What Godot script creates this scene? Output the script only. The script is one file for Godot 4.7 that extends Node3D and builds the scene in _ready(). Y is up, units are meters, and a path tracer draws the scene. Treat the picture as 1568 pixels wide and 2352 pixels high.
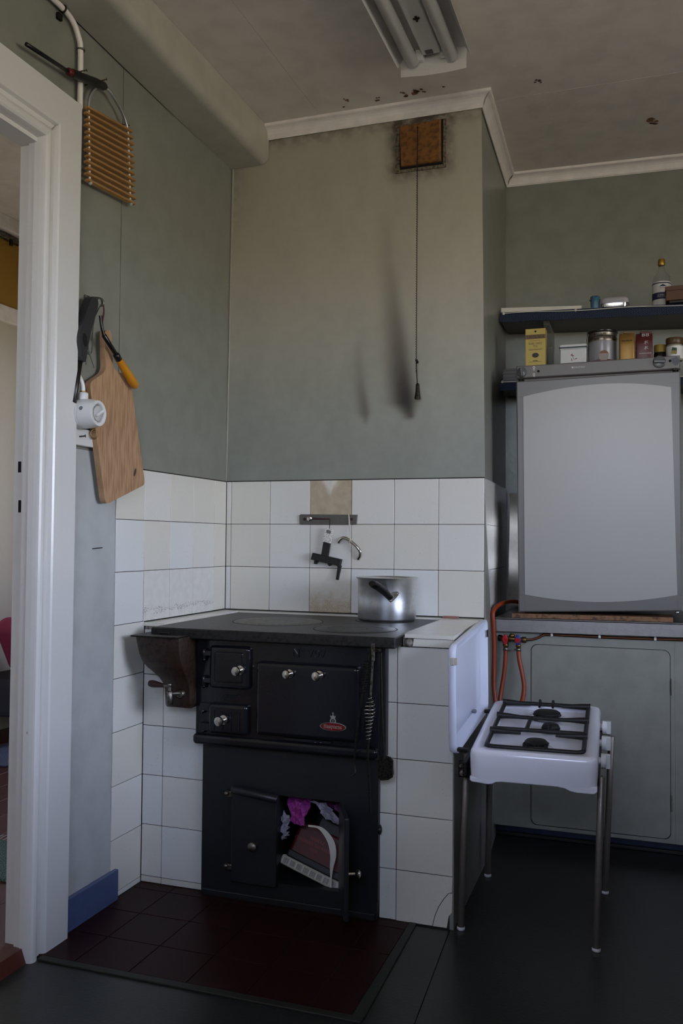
extends Node3D
# A corner of an old kitchen: tiled wood stove, gas stove, small fridge. Metres, y up; x runs along the stove wall, z towards the room.

class MB:
	var v := PackedVector3Array()
	var n := PackedVector3Array()
	var uv := PackedVector2Array()
	func tri(a: Vector3, b: Vector3, c: Vector3, na: Vector3, nb: Vector3, nc: Vector3, ua := Vector2.ZERO, ub := Vector2.ZERO, uc := Vector2.ZERO):
		if (b - a).cross(c - a).length_squared() < 1e-18: return
		if (b - a).cross(c - a).dot(na + nb + nc) > 0:
			v.append_array([a, c, b]); n.append_array([na, nc, nb]); uv.append_array([ua, uc, ub])
		else:
			v.append_array([a, b, c]); n.append_array([na, nb, nc]); uv.append_array([ua, ub, uc])
	func flat(pts: Array, out: Vector3):
		var m = (pts[1] - pts[0]).cross(pts[2] - pts[0])
		if m.length_squared() < 1e-18 and pts.size() > 3: m = (pts[2] - pts[0]).cross(pts[3] - pts[0])
		m = m.normalized()
		if m.dot(out) < 0: m = -m
		for i in range(1, pts.size() - 1):
			tri(pts[0], pts[i], pts[i + 1], m, m, m)
	func quad_uv(a, b, c, d, m: Vector3):
		tri(a, b, c, m, m, m, Vector2(0, 0), Vector2(1, 0), Vector2(1, 1))
		tri(a, c, d, m, m, m, Vector2(0, 0), Vector2(1, 1), Vector2(0, 1))
	func hexa(p: Array):   # four points round the bottom, the same four at the top
		var c := Vector3.ZERO
		for q in p: c += q / 8.0
		for f in [[0, 1, 2, 3], [4, 5, 6, 7], [0, 1, 5, 4], [1, 2, 6, 5], [2, 3, 7, 6], [3, 0, 4, 7]]:
			var mid: Vector3 = (p[f[0]] + p[f[1]] + p[f[2]] + p[f[3]]) / 4.0
			flat([p[f[0]], p[f[1]], p[f[2]], p[f[3]]], mid - c)
	func box(lo: Vector3, hi: Vector3):
		hexa([Vector3(lo.x, lo.y, lo.z), Vector3(hi.x, lo.y, lo.z), Vector3(hi.x, lo.y, hi.z), Vector3(lo.x, lo.y, hi.z), Vector3(lo.x, hi.y, lo.z), Vector3(hi.x, hi.y, lo.z), Vector3(hi.x, hi.y, hi.z), Vector3(lo.x, hi.y, hi.z)])
	func rbox(t: Transform3D, size: Vector3, r: float, seg := 2):   # box with rounded edges, centred in t
		var h := size / 2.0 - Vector3.ONE * r
		h = Vector3(maxf(h.x, 0), maxf(h.y, 0), maxf(h.z, 0))
		var g := []
		for i in seg + 1: g.append([-1.0, tan((float(i) / seg - 1.0) * PI / 4)])
		for i in seg + 1: g.append([1.0, tan(float(i) / seg * PI / 4)])
		for ax in 3:
			for s in [-1.0, 1.0]:
				var P := []
				var N := []
				for a in g:
					for b in g:
						var d := Vector3.ZERO
						var c := Vector3.ZERO
						d[ax] = s; d[(ax + 1) % 3] = a[1]; d[(ax + 2) % 3] = b[1]
						c[ax] = s * h[ax]; c[(ax + 1) % 3] = a[0] * h[(ax + 1) % 3]; c[(ax + 2) % 3] = b[0] * h[(ax + 2) % 3]
						d = d.normalized()
						P.append(t * (c + d * r)); N.append((t.basis * d).normalized())
				var k := g.size()
				for i in k - 1:
					for j in k - 1:
						var q = [i * k + j, (i + 1) * k + j, (i + 1) * k + j + 1, i * k + j + 1]
						tri(P[q[0]], P[q[1]], P[q[2]], N[q[0]], N[q[1]], N[q[2]])
						tri(P[q[0]], P[q[2]], P[q[3]], N[q[0]], N[q[2]], N[q[3]])
	func rb(lo: Vector3, hi: Vector3, r: float, seg := 1):
		rbox(Transform3D(Basis(), (lo + hi) / 2.0), hi - lo, r, seg)
	func lathe(t: Transform3D, prof: Array, seg := 24):   # prof: Vector2(radius, height along t's y)
		var k := prof.size()
		var sn := []
		for i in k - 1:
			var d: Vector2 = prof[i + 1] - prof[i]
			sn.append(Vector2(d.y, -d.x).normalized())
		for i in k - 1:
			if (prof[i + 1] - prof[i]).length() < 1e-6: continue
			var n0: Vector2 = sn[i]
			var n1: Vector2 = sn[i]
			if i > 0 and sn[i - 1].dot(sn[i]) > 0.7: n0 = (sn[i - 1] + sn[i]).normalized()
			if i < k - 2 and sn[i + 1].dot(sn[i]) > 0.7: n1 = (sn[i + 1] + sn[i]).normalized()
			for j in seg:
				var a0 := TAU * j / seg
				var a1 := TAU * (j + 1) / seg
				var e0 := Vector3(cos(a0), 0, sin(a0))
				var e1 := Vector3(cos(a1), 0, sin(a1))
				var A = t * (e0 * prof[i].x + Vector3.UP * prof[i].y)
				var B = t * (e1 * prof[i].x + Vector3.UP * prof[i].y)
				var C = t * (e1 * prof[i + 1].x + Vector3.UP * prof[i + 1].y)
				var D = t * (e0 * prof[i + 1].x + Vector3.UP * prof[i + 1].y)
				var nA = (t.basis * (e0 * n0.x + Vector3.UP * n0.y)).normalized()
				var nB = (t.basis * (e1 * n0.x + Vector3.UP * n0.y)).normalized()
				var nC = (t.basis * (e1 * n1.x + Vector3.UP * n1.y)).normalized()
				var nD = (t.basis * (e0 * n1.x + Vector3.UP * n1.y)).normalized()
				tri(A, B, C, nA, nB, nC); tri(A, C, D, nA, nC, nD)
	func cyl(a: Vector3, b: Vector3, r: float, seg := 16, bev := 0.0):
		var L := (b - a).length()
		lathe(MB.along(a, b), [Vector2(0, 0), Vector2(r - bev, 0), Vector2(r, bev), Vector2(r, L - bev), Vector2(r - bev, L), Vector2(0, L)], seg)
	static func along(a: Vector3, b: Vector3) -> Transform3D:
		var y := (b - a).normalized()
		var x := y.cross(Vector3(0.31, 0.2, 0.93)).normalized()
		return Transform3D(Basis(x, y, x.cross(y)), a)
	func ball(c: Vector3, r: Vector3, seg := 14):
		var p := []
		for i in 9:
			var a := PI * i / 8.0 - PI / 2
			p.append(Vector2(cos(a) if i > 0 and i < 8 else 0.0, sin(a)))
		lathe(Transform3D(Basis.from_scale(r), c), p, seg)
	func tube(pts: Array, r, seg := 8, closed := false):   # r: a number or one radius for each point
		var m := pts.size()
		var rings := []
		var nr := []
		var up := Vector3.ZERO
		for i in m:
			var d: Vector3
			if closed: d = pts[(i + 1) % m] - pts[(i - 1 + m) % m]
			else: d = pts[mini(i + 1, m - 1)] - pts[maxi(i - 1, 0)]
			d = d.normalized()
			if i == 0:
				up = d.cross(Vector3(0.3, 0.91, 0.27)).normalized()
			up = (up - d * up.dot(d)).normalized()
			var s := d.cross(up)
			var ring := []
			var rn := []
			for j in seg:
				var e := up * cos(TAU * j / seg) + s * sin(TAU * j / seg)
				rn.append(e); ring.append(pts[i] + e * (r if not r is Array else r[i]))
			rings.append(ring); nr.append(rn)
		for i in (m if closed else m - 1):
			var k := (i + 1) % m
			var off := 0
			if closed and k == 0:
				var best := 1e9
				for o in seg:
					var dd: float = (rings[0][o] - rings[i][0]).length()
					if dd < best: best = dd; off = o
			for j in seg:
				var q := (j + 1) % seg
				tri(rings[i][j], rings[i][q], rings[k][(q + off) % seg], nr[i][j], nr[i][q], nr[k][(q + off) % seg])
				tri(rings[i][j], rings[k][(q + off) % seg], rings[k][(j + off) % seg], nr[i][j], nr[k][(q + off) % seg], nr[k][(j + off) % seg])
		if not closed:
			flat(rings[0], pts[0] - pts[1]); flat(rings[m - 1], pts[m - 1] - pts[m - 2])
	func prism(t: Transform3D, poly: PackedVector2Array, depth: float, bev := 0.0):   # outline in t's xy, thickness along +z
		var top := poly
		if bev > 0:
			var ins := Geometry2D.offset_polygon(poly, -bev, Geometry2D.JOIN_MITER)
			if ins.size() == 1 and ins[0].size() == poly.size():
				# match the start of the inset outline to the outline
				var best := 0
				var bd := 1e9
				for i in poly.size():
					var d: float = (ins[0][i] - poly[0]).length()
					if d < bd: bd = d; best = i
				top = PackedVector2Array()
				var same: bool = Geometry2D.is_polygon_clockwise(ins[0]) == Geometry2D.is_polygon_clockwise(poly)
				for i in poly.size(): top.append(ins[0][(best + (i if same else -i) + poly.size() * 2) % poly.size()])
			else: bev = 0.0
		var c := Vector2.ZERO
		var cw := Geometry2D.is_polygon_clockwise(poly)
		var k := poly.size()
		for i in k:
			var a := poly[i]
			var b := poly[(i + 1) % k]
			var e := b - a
			var o2 := Vector2(e.y, -e.x) * (1.0 if not cw else -1.0)
			var o := t.basis * Vector3(o2.x, o2.y, 0)
			flat([t * Vector3(a.x, a.y, 0), t * Vector3(b.x, b.y, 0), t * Vector3(b.x, b.y, depth - bev), t * Vector3(a.x, a.y, depth - bev)], o)
			if bev > 0:
				var a2 := top[i]
				var b2 := top[(i + 1) % k]
				flat([t * Vector3(a.x, a.y, depth - bev), t * Vector3(b.x, b.y, depth - bev), t * Vector3(b2.x, b2.y, depth), t * Vector3(a2.x, a2.y, depth)], o.normalized() + t.basis.z.normalized())
		for side in 2:
			var pl := poly if side == 0 else top
			var idx := Geometry2D.triangulate_polygon(pl)
			var z := 0.0 if side == 0 else depth
			var o := t.basis.z.normalized() * (-1.0 if side == 0 else 1.0)
			for i in range(0, idx.size(), 3):
				var A := pl[idx[i]]
				var B := pl[idx[i + 1]]
				var C := pl[idx[i + 2]]
				tri(t * Vector3(A.x, A.y, z), t * Vector3(B.x, B.y, z), t * Vector3(C.x, C.y, z), o, o, o)
	func skin(rings: Array, closed := true, caps := true, smooth := false, flip := 1.0):   # joins outlines of equal length; normals out of each ring's middle unless flip is -1
		var m := rings.size()
		var k: int = rings[0].size()
		var cen := []
		for r in rings:
			var c := Vector3.ZERO
			for q in r: c += q / float(k)
			cen.append(c)
		var last := k if closed else k - 1
		var fn := {}
		for i in m - 1:
			for j in last:
				var q := (j + 1) % k
				var a: Vector3 = rings[i][j]
				var nn: Vector3 = (rings[i + 1][q] - a).cross(rings[i + 1][j] - rings[i][q])
				var mid: Vector3 = (a + rings[i][q] + rings[i + 1][q] + rings[i + 1][j]) / 4.0
				if nn.dot(mid - (cen[i] + cen[i + 1]) / 2.0) * flip < 0: nn = -nn
				fn[Vector2i(i, j)] = nn
		for i in m - 1:
			for j in last:
				var q := (j + 1) % k
				var nn: Vector3 = fn[Vector2i(i, j)].normalized()
				var c := [nn, nn, nn, nn]
				if smooth:
					var corner := [[i, j], [i, q], [i + 1, q], [i + 1, j]]
					for w in 4:
						var s := Vector3.ZERO
						for di in [-1, 0]:
							for dj in [-1, 0]:
								var key := Vector2i(corner[w][0] + di, (corner[w][1] + dj + k) % k)
								if fn.has(key) and fn[key].normalized().dot(nn) > 0.5: s += fn[key].normalized()
						c[w] = s.normalized() if s.length() > 0.01 else nn
				tri(rings[i][j], rings[i][q], rings[i + 1][q], c[0], c[1], c[2])
				tri(rings[i][j], rings[i + 1][q], rings[i + 1][j], c[0], c[2], c[3])
		if caps and closed:
			var tail: Vector3 = cen[0] - cen[1]
			var head: Vector3 = cen[m - 1] - cen[m - 2]
			fan(rings[0], cen[0], tail); fan(rings[m - 1], cen[m - 1], head)
	func fan(ring: Array, c: Vector3, out: Vector3):
		var nn := Vector3.ZERO
		for j in ring.size(): nn += (ring[j] - c).cross(ring[(j + 1) % ring.size()] - c)
		nn = nn.normalized()
		if nn.dot(out) < 0: nn = -nn
		for j in ring.size(): tri(c, ring[j], ring[(j + 1) % ring.size()], nn, nn, nn)
	func mesh(shift := Vector3.ZERO) -> ArrayMesh:
		var a := []
		a.resize(Mesh.ARRAY_MAX)
		var w := PackedVector3Array()
		for q in v: w.append(q - shift)
		a[Mesh.ARRAY_VERTEX] = w; a[Mesh.ARRAY_NORMAL] = n; a[Mesh.ARRAY_TEX_UV] = uv
		var am := ArrayMesh.new()
		am.add_surface_from_arrays(Mesh.PRIMITIVE_TRIANGLES, a)
		return am

# ---- scene helpers -------------------------------------------------------------------------------------------------
var used := {}
var M := {}
var rng := RandomNumberGenerator.new()

func numbered(s: String) -> String:
	used[s] = used.get(s, -1) + 1
	return s if used[s] == 0 else "%s_%03d" % [s, used[s]]

func origin(o: Node) -> Vector3:
	var p := Vector3.ZERO
	while o != self and o != null:
		p += o.position; o = o.get_parent()
	return p

func thing(called: String, label: String, category: String, at: Vector3, group := "") -> Node3D:
	var o := Node3D.new()
	o.name = numbered(called); add_child(o); o.position = at
	o.set_meta("label", label); o.set_meta("category", category)
	if group: o.set_meta("group", group)
	return o

func setting(called: String, label: String, at := Vector3.ZERO) -> Node3D:
	var o := Node3D.new()
	o.name = called; add_child(o); o.position = at
	o.set_meta("kind", "structure"); o.set_meta("label", label); o.set_meta("category", called.split("_")[0])
	return o

func part(parent: Node3D, called: String, mb: MB, mat: Material, label := "") -> MeshInstance3D:   # mb is in world coordinates
	var o := MeshInstance3D.new()
	o.name = called
	parent.add_child(o, true)
	o.mesh = mb.mesh(origin(parent))
	o.material_override = mat
	if label: o.set_meta("label", label)
	return o

func solo(called: String, mb: MB, mat: Material, label: String, category: String, at := Vector3.ZERO, group := "") -> MeshInstance3D:
	var o := MeshInstance3D.new()
	o.name = numbered(called); add_child(o); o.position = at
	o.mesh = mb.mesh(at); o.material_override = mat
	o.set_meta("label", label); o.set_meta("category", category)
	if group: o.set_meta("group", group)
	return o

func words(parent: Node3D, called: String, text: String, at: Vector3, basis: Basis, height: float, width: float, mat: Material, depth := 0.0006, serif := false, bend := 0.0) -> MeshInstance3D:
	# raised or printed lettering: at is the middle of the line, height that of a capital, bend the radius of what it lies on
	var tm := TextMesh.new()
	var f := SystemFont.new()
	f.font_names = PackedStringArray(["Droid Serif" if serif else "Droid Sans"])
	tm.font = f; tm.font_size = 64; tm.pixel_size = 0.01; tm.depth = 0.1; tm.text = text; tm.curve_step = 2.0
	var arr := tm.get_mesh_arrays() if tm.has_method("get_mesh_arrays") else tm.surface_get_arrays(0)
	var vs: PackedVector3Array = arr[Mesh.ARRAY_VERTEX]
	var lo := Vector3.ONE * 1e9
	var hi := -lo
	for q in vs: lo = lo.min(q); hi = hi.max(q)
	var mb := MB.new()
	var s := Vector3(width / maxf(hi.x - lo.x, 1e-6), height / maxf(hi.y - lo.y, 1e-6), depth / 0.1)
	var mid := (lo + hi) / 2
	var idx: PackedInt32Array = arr[Mesh.ARRAY_INDEX] if arr[Mesh.ARRAY_INDEX] != null else PackedInt32Array(range(vs.size()))
	for i in range(0, idx.size(), 3):
		var p := []
		for k in 3:
			var q := vs[idx[i + k]]
			q = Vector3((q.x - mid.x) * s.x, (q.y - mid.y) * s.y, (q.z - lo.z) * s.z)
			if bend > 0:
				var a := q.x / bend
				q = Vector3(sin(a) * (bend + q.z), q.y, cos(a) * (bend + q.z) - bend)
			p.append(at + basis * q)
		var nn: Vector3 = -(p[1] - p[0]).cross(p[2] - p[0]).normalized()
		mb.tri(p[0], p[1], p[2], nn, nn, nn)
	return part(parent, called, mb, mat)

func noise(freq: float, oct := 4, sd := 1, kind := FastNoiseLite.TYPE_SIMPLEX_SMOOTH) -> FastNoiseLite:
	var f := FastNoiseLite.new()
	f.seed = sd; f.frequency = freq; f.fractal_octaves = oct; f.noise_type = kind
	return f

func ntex(freq: float, oct: int, sd: int, cols: Array, offs: Array, size := 512, kind := FastNoiseLite.TYPE_SIMPLEX_SMOOTH) -> NoiseTexture2D:
	var t := NoiseTexture2D.new()
	t.width = size; t.height = size; t.seamless = true
	t.noise = noise(freq, oct, sd, kind)
	var g := Gradient.new()
	g.offsets = PackedFloat32Array(offs); g.colors = PackedColorArray(cols)
	t.color_ramp = g
	return t

func ntnormal(freq: float, oct: int, sd: int, strength: float, size := 512) -> NoiseTexture2D:
	var t := NoiseTexture2D.new()
	t.width = size; t.height = size; t.seamless = true; t.as_normal_map = true; t.bump_strength = strength
	t.noise = noise(freq, oct, sd)
	return t

func mat(called: String, c: Color, rough := 0.6, metal := 0.0, tex: Texture2D = null, scale := 1.0, nrm: Texture2D = null, nscale := 0.3) -> StandardMaterial3D:
	var m := StandardMaterial3D.new()
	m.resource_name = called
	m.albedo_color = c; m.roughness = rough; m.metallic = metal
	if tex:
		m.albedo_texture = tex
	if nrm:
		m.normal_enabled = true; m.normal_texture = nrm; m.normal_scale = nscale
	if tex or nrm:
		m.uv1_triplanar = true; m.uv1_world_triplanar = true; m.uv1_scale = Vector3.ONE * scale
	M[called] = m
	return m

func painted(called: String, im: Image, rough := 0.5) -> StandardMaterial3D:   # a picture laid on a face by its UVs
	var m := StandardMaterial3D.new()
	m.resource_name = called; m.roughness = rough
	m.albedo_texture = ImageTexture.create_from_image(im)
	m.texture_repeat = false
	M[called] = m
	return m

func V(x: float, y: float, z: float) -> Vector3: return Vector3(x, y, z)

func arc(c: Vector3, u: Vector3, w: Vector3, a0: float, a1: float, k: int) -> Array:
	var r := []
	for i in k + 1:
		var a := lerpf(a0, a1, float(i) / k)
		r.append(c + u * cos(a) + w * sin(a))
	return r

func smooth_path(p: Array, k := 6) -> Array:   # Catmull-Rom through the points
	var r := []
	for i in p.size() - 1:
		var a = p[maxi(i - 1, 0)]
		var b = p[i]
		var c = p[i + 1]
		var d = p[mini(i + 2, p.size() - 1)]
		for j in k:
			r.append(b.cubic_interpolate(c, a, d, float(j) / k))
	r.append(p[-1])
	return r

func rrect(w: float, h: float, r: float, seg := 4) -> PackedVector2Array:   # rounded rectangle about the origin, anticlockwise
	var o := PackedVector2Array()
	for q in [[1, 1, 0.0], [-1, 1, 0.5], [-1, -1, 1.0], [1, -1, 1.5]]:
		for i in seg + 1:
			var a: float = PI * (q[2] + 0.5 * i / seg)
			o.append(Vector2(q[0] * (w / 2 - r) + cos(a) * r, q[1] * (h / 2 - r) + sin(a) * r))
	return o

func rounded(p: PackedVector2Array, r: float, seg := 3) -> PackedVector2Array:   # an outline with its corners rounded off
	var o := PackedVector2Array()
	var k := p.size()
	for i in k:
		var a := p[(i - 1 + k) % k]
		var b := p[i]
		var c := p[(i + 1) % k]
		var ra := minf(r, (a - b).length() * 0.45)
		var rc := minf(r, (c - b).length() * 0.45)
		var q := b + (a - b).normalized() * ra
		var s := b + (c - b).normalized() * rc
		for j in seg + 1:
			var t := float(j) / seg
			o.append(q.lerp(b, t).lerp(b.lerp(s, t), t))
	return o

# ---- the scene -----------------------------------------------------------------------------------------------------
func _ready() -> void:
	rng.seed = 7
	var cam := Camera3D.new()
	cam.name = "Camera"
	cam.position = V(1.4173, 1.013, 2.8356); cam.rotation = V(0.0321, 0.3337, 0.008)
	cam.fov = 60.15; cam.near = 0.05; cam.far = 60.0
	add_child(cam); cam.current = true
	var env := Environment.new()
	env.background_mode = Environment.BG_SKY
	var sky := Sky.new()
	var sm := ProceduralSkyMaterial.new()
	sm.sky_top_color = Color(0.69, 0.75, 0.92); sm.sky_horizon_color = Color(0.90, 0.93, 0.99)
	sm.ground_bottom_color = Color(0.59, 0.565, 0.52); sm.ground_horizon_color = Color(0.75, 0.72, 0.66)
	sm.sky_curve = 0.2; sm.ground_curve = 0.1
	sky.sky_material = sm; env.sky = sky
	env.background_energy_multiplier = 8.3
	env.ambient_light_source = Environment.AMBIENT_SOURCE_SKY
	env.tonemap_mode = Environment.TONE_MAPPER_LINEAR
	env.tonemap_exposure = 2.2
	env.sdfgi_enabled = true; env.ssao_enabled = true; env.ssil_enabled = true
	var we := WorldEnvironment.new()
	we.name = "WorldEnvironment"; we.environment = env; add_child(we)
	materials()
	shell()

func materials() -> void:
	var grey := func(a: float): return Color(a, a, a)
	M.mottle = ntex(0.012, 5, 3, [grey.call(0.95), grey.call(0.98), grey.call(1.0)], [0.25, 0.5, 0.75])
	M.grime = ntex(0.02, 5, 9, [Color(0.55, 0.5, 0.44), Color(0.9, 0.88, 0.85), Color(1, 1, 1)], [0.22, 0.42, 0.6])
	M.speck = ntex(0.09, 2, 21, [Color(0.74, 0.72, 0.68), Color(1, 1, 1)], [0.075, 0.12])
	M.bumpy = ntnormal(0.05, 4, 5, 3.0)
	M.fine = ntnormal(0.25, 3, 6, 2.0)
	mat("dado_paint", Color(0.70, 0.71, 0.70), 0.35, 0, M.mottle, 1.3, M.bumpy, 0.08)
	mat("wall_paint", Color(0.525, 0.53, 0.49), 0.33, 0, M.mottle, 1.3, M.bumpy, 0.12)
	mat("beam_paint", Color(0.70, 0.685, 0.63), 0.4, 0, M.mottle, 1.1, M.bumpy, 0.1)
	mat("ceiling_paint", Color(0.86, 0.83, 0.79), 0.5, 0, M.mottle, 1.1, M.bumpy, 0.1)
	mat("trim_white", Color(0.92, 0.89, 0.86), 0.3, 0, M.mottle, 2.0, M.bumpy, 0.08)
	mat("door_white", Color(0.815, 0.81, 0.795), 0.22, 0, null, 1.6, M.bumpy, 0.05)
	mat("tile_white", Color(0.86, 0.85, 0.815), 0.13, 0, M.speck, 4.2, M.bumpy, 0.04)
	mat("tile_warm", Color(0.85, 0.835, 0.785), 0.15, 0, M.speck, 4.4, M.bumpy, 0.04)
	mat("tile_cool", Color(0.86, 0.86, 0.845), 0.13, 0, M.speck, 3.7, M.bumpy, 0.04)
	mat("grout", Color(0.16, 0.15, 0.13), 0.95)
	mat("lino", Color(0.15, 0.16, 0.15), 0.32, 0, M.mottle, 3.0, M.bumpy, 0.12)
	mat("hearth_red", Color(0.145, 0.042, 0.034), 0.45, 0, M.mottle, 5.0, M.bumpy, 0.06)
	M.hearth_red.metallic_specular = 0.3
	mat("hearth_grout", Color(0.10, 0.045, 0.04), 0.8)
	mat("strip_dark", Color(0.12, 0.13, 0.10), 0.5)
	mat("skirting_blue", Color(0.30, 0.36, 0.50), 0.3, 0, M.mottle, 3.0)
	mat("dark", Color(0.02, 0.02, 0.02), 0.9)
	mat("board_brown", Color(0.33, 0.165, 0.12), 0.35, 0, M.mottle, 4.0)
	mat("far_wall", Color(0.76, 0.73, 0.66), 0.7)
	mat("mustard", Color(0.62, 0.47, 0.16), 0.8)

func chimney_face() -> StandardMaterial3D:
	# the paint with its soot marks: u over x 0..0.94, v from y 2.48 down to 1.21
	var W := 470
	var H := 635
	var im := Image.create(W, H, false, Image.FORMAT_RGB8)
	var f := noise(0.02, 4, 11)
	var g := noise(0.006, 3, 12)
	var marks := [  # x, y, half width, strength along each lick of soot
		[[0.578, 2.13, 0.020, 0.03], [0.593, 1.957, 0.022, 0.12], [0.614, 1.81, 0.024, 0.28], [0.638, 1.62, 0.030, 0.52], [0.660, 1.475, 0.030, 0.95], [0.672, 1.430, 0.014, 0.6]],
		[[0.487, 1.69, 0.012, 0.04], [0.497, 1.56, 0.016, 0.2], [0.516, 1.445, 0.016, 0.42], [0.518, 1.42, 0.008, 0.2]]]
	for j in H:
		var y := 2.48 - 1.27 * (j + 0.5) / H
		for i in W:
			var x := 0.94 * (i + 0.5) / W
			var a := f.get_noise_2d(i * 2.0, j * 2.0)
			var b := g.get_noise_2d(i * 2.0, j * 1.0)
			var c := Color(0.55, 0.555, 0.515).lerp(Color(0.665, 0.65, 0.59), smoothstep(1.25, 2.0, y)) * (1.0 + 0.03 * a + 0.04 * b)  # darker near the tiles: shading put into the paint to balance the light
			# smoke-browned upper middle
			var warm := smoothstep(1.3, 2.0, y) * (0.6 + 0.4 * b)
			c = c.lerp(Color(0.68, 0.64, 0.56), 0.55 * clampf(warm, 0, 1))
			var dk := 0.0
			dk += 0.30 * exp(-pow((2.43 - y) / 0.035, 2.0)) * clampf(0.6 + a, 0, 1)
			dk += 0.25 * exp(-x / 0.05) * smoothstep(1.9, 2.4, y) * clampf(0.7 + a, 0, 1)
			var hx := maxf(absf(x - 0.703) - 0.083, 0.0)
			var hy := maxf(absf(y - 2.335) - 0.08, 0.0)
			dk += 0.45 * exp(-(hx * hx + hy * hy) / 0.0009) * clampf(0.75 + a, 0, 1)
			for mk in marks:
				if y <= mk[0][1] and y >= mk[-1][1] - 0.03:
					for s in mk.size() - 1:
						var p = mk[s]
						var q = mk[s + 1]
						var t := clampf((p[1] - y) / (p[1] - q[1]), 0, 1) if y > q[1] or s == mk.size() - 2 else 2.0
						if t > 1.0 or y > p[1]: continue
						var cx := lerpf(p[0], q[0], t)
						var w := lerpf(p[2], q[2], t)
						var st := lerpf(p[3], q[3], t)
						if y < q[1]: st *= exp(-pow((q[1] - y) / 0.012, 2.0))
						var d := (x - cx) / (w if x > cx else w * 1.6)
						dk += st * exp(-d * d) * (0.97 + 0.08 * a)
						break
			if hx == 0.0 and hy == 0.0: dk = 0.4
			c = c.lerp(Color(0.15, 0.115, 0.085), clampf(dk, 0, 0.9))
			im.set_pixel(i, j, c)
	return painted("chimney_paint", im, 0.42)

func chx(y: float) -> float: return 0.936 - 0.012 * y
func chs(z: float) -> float: return 0.915 + 0.04 * z

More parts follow.
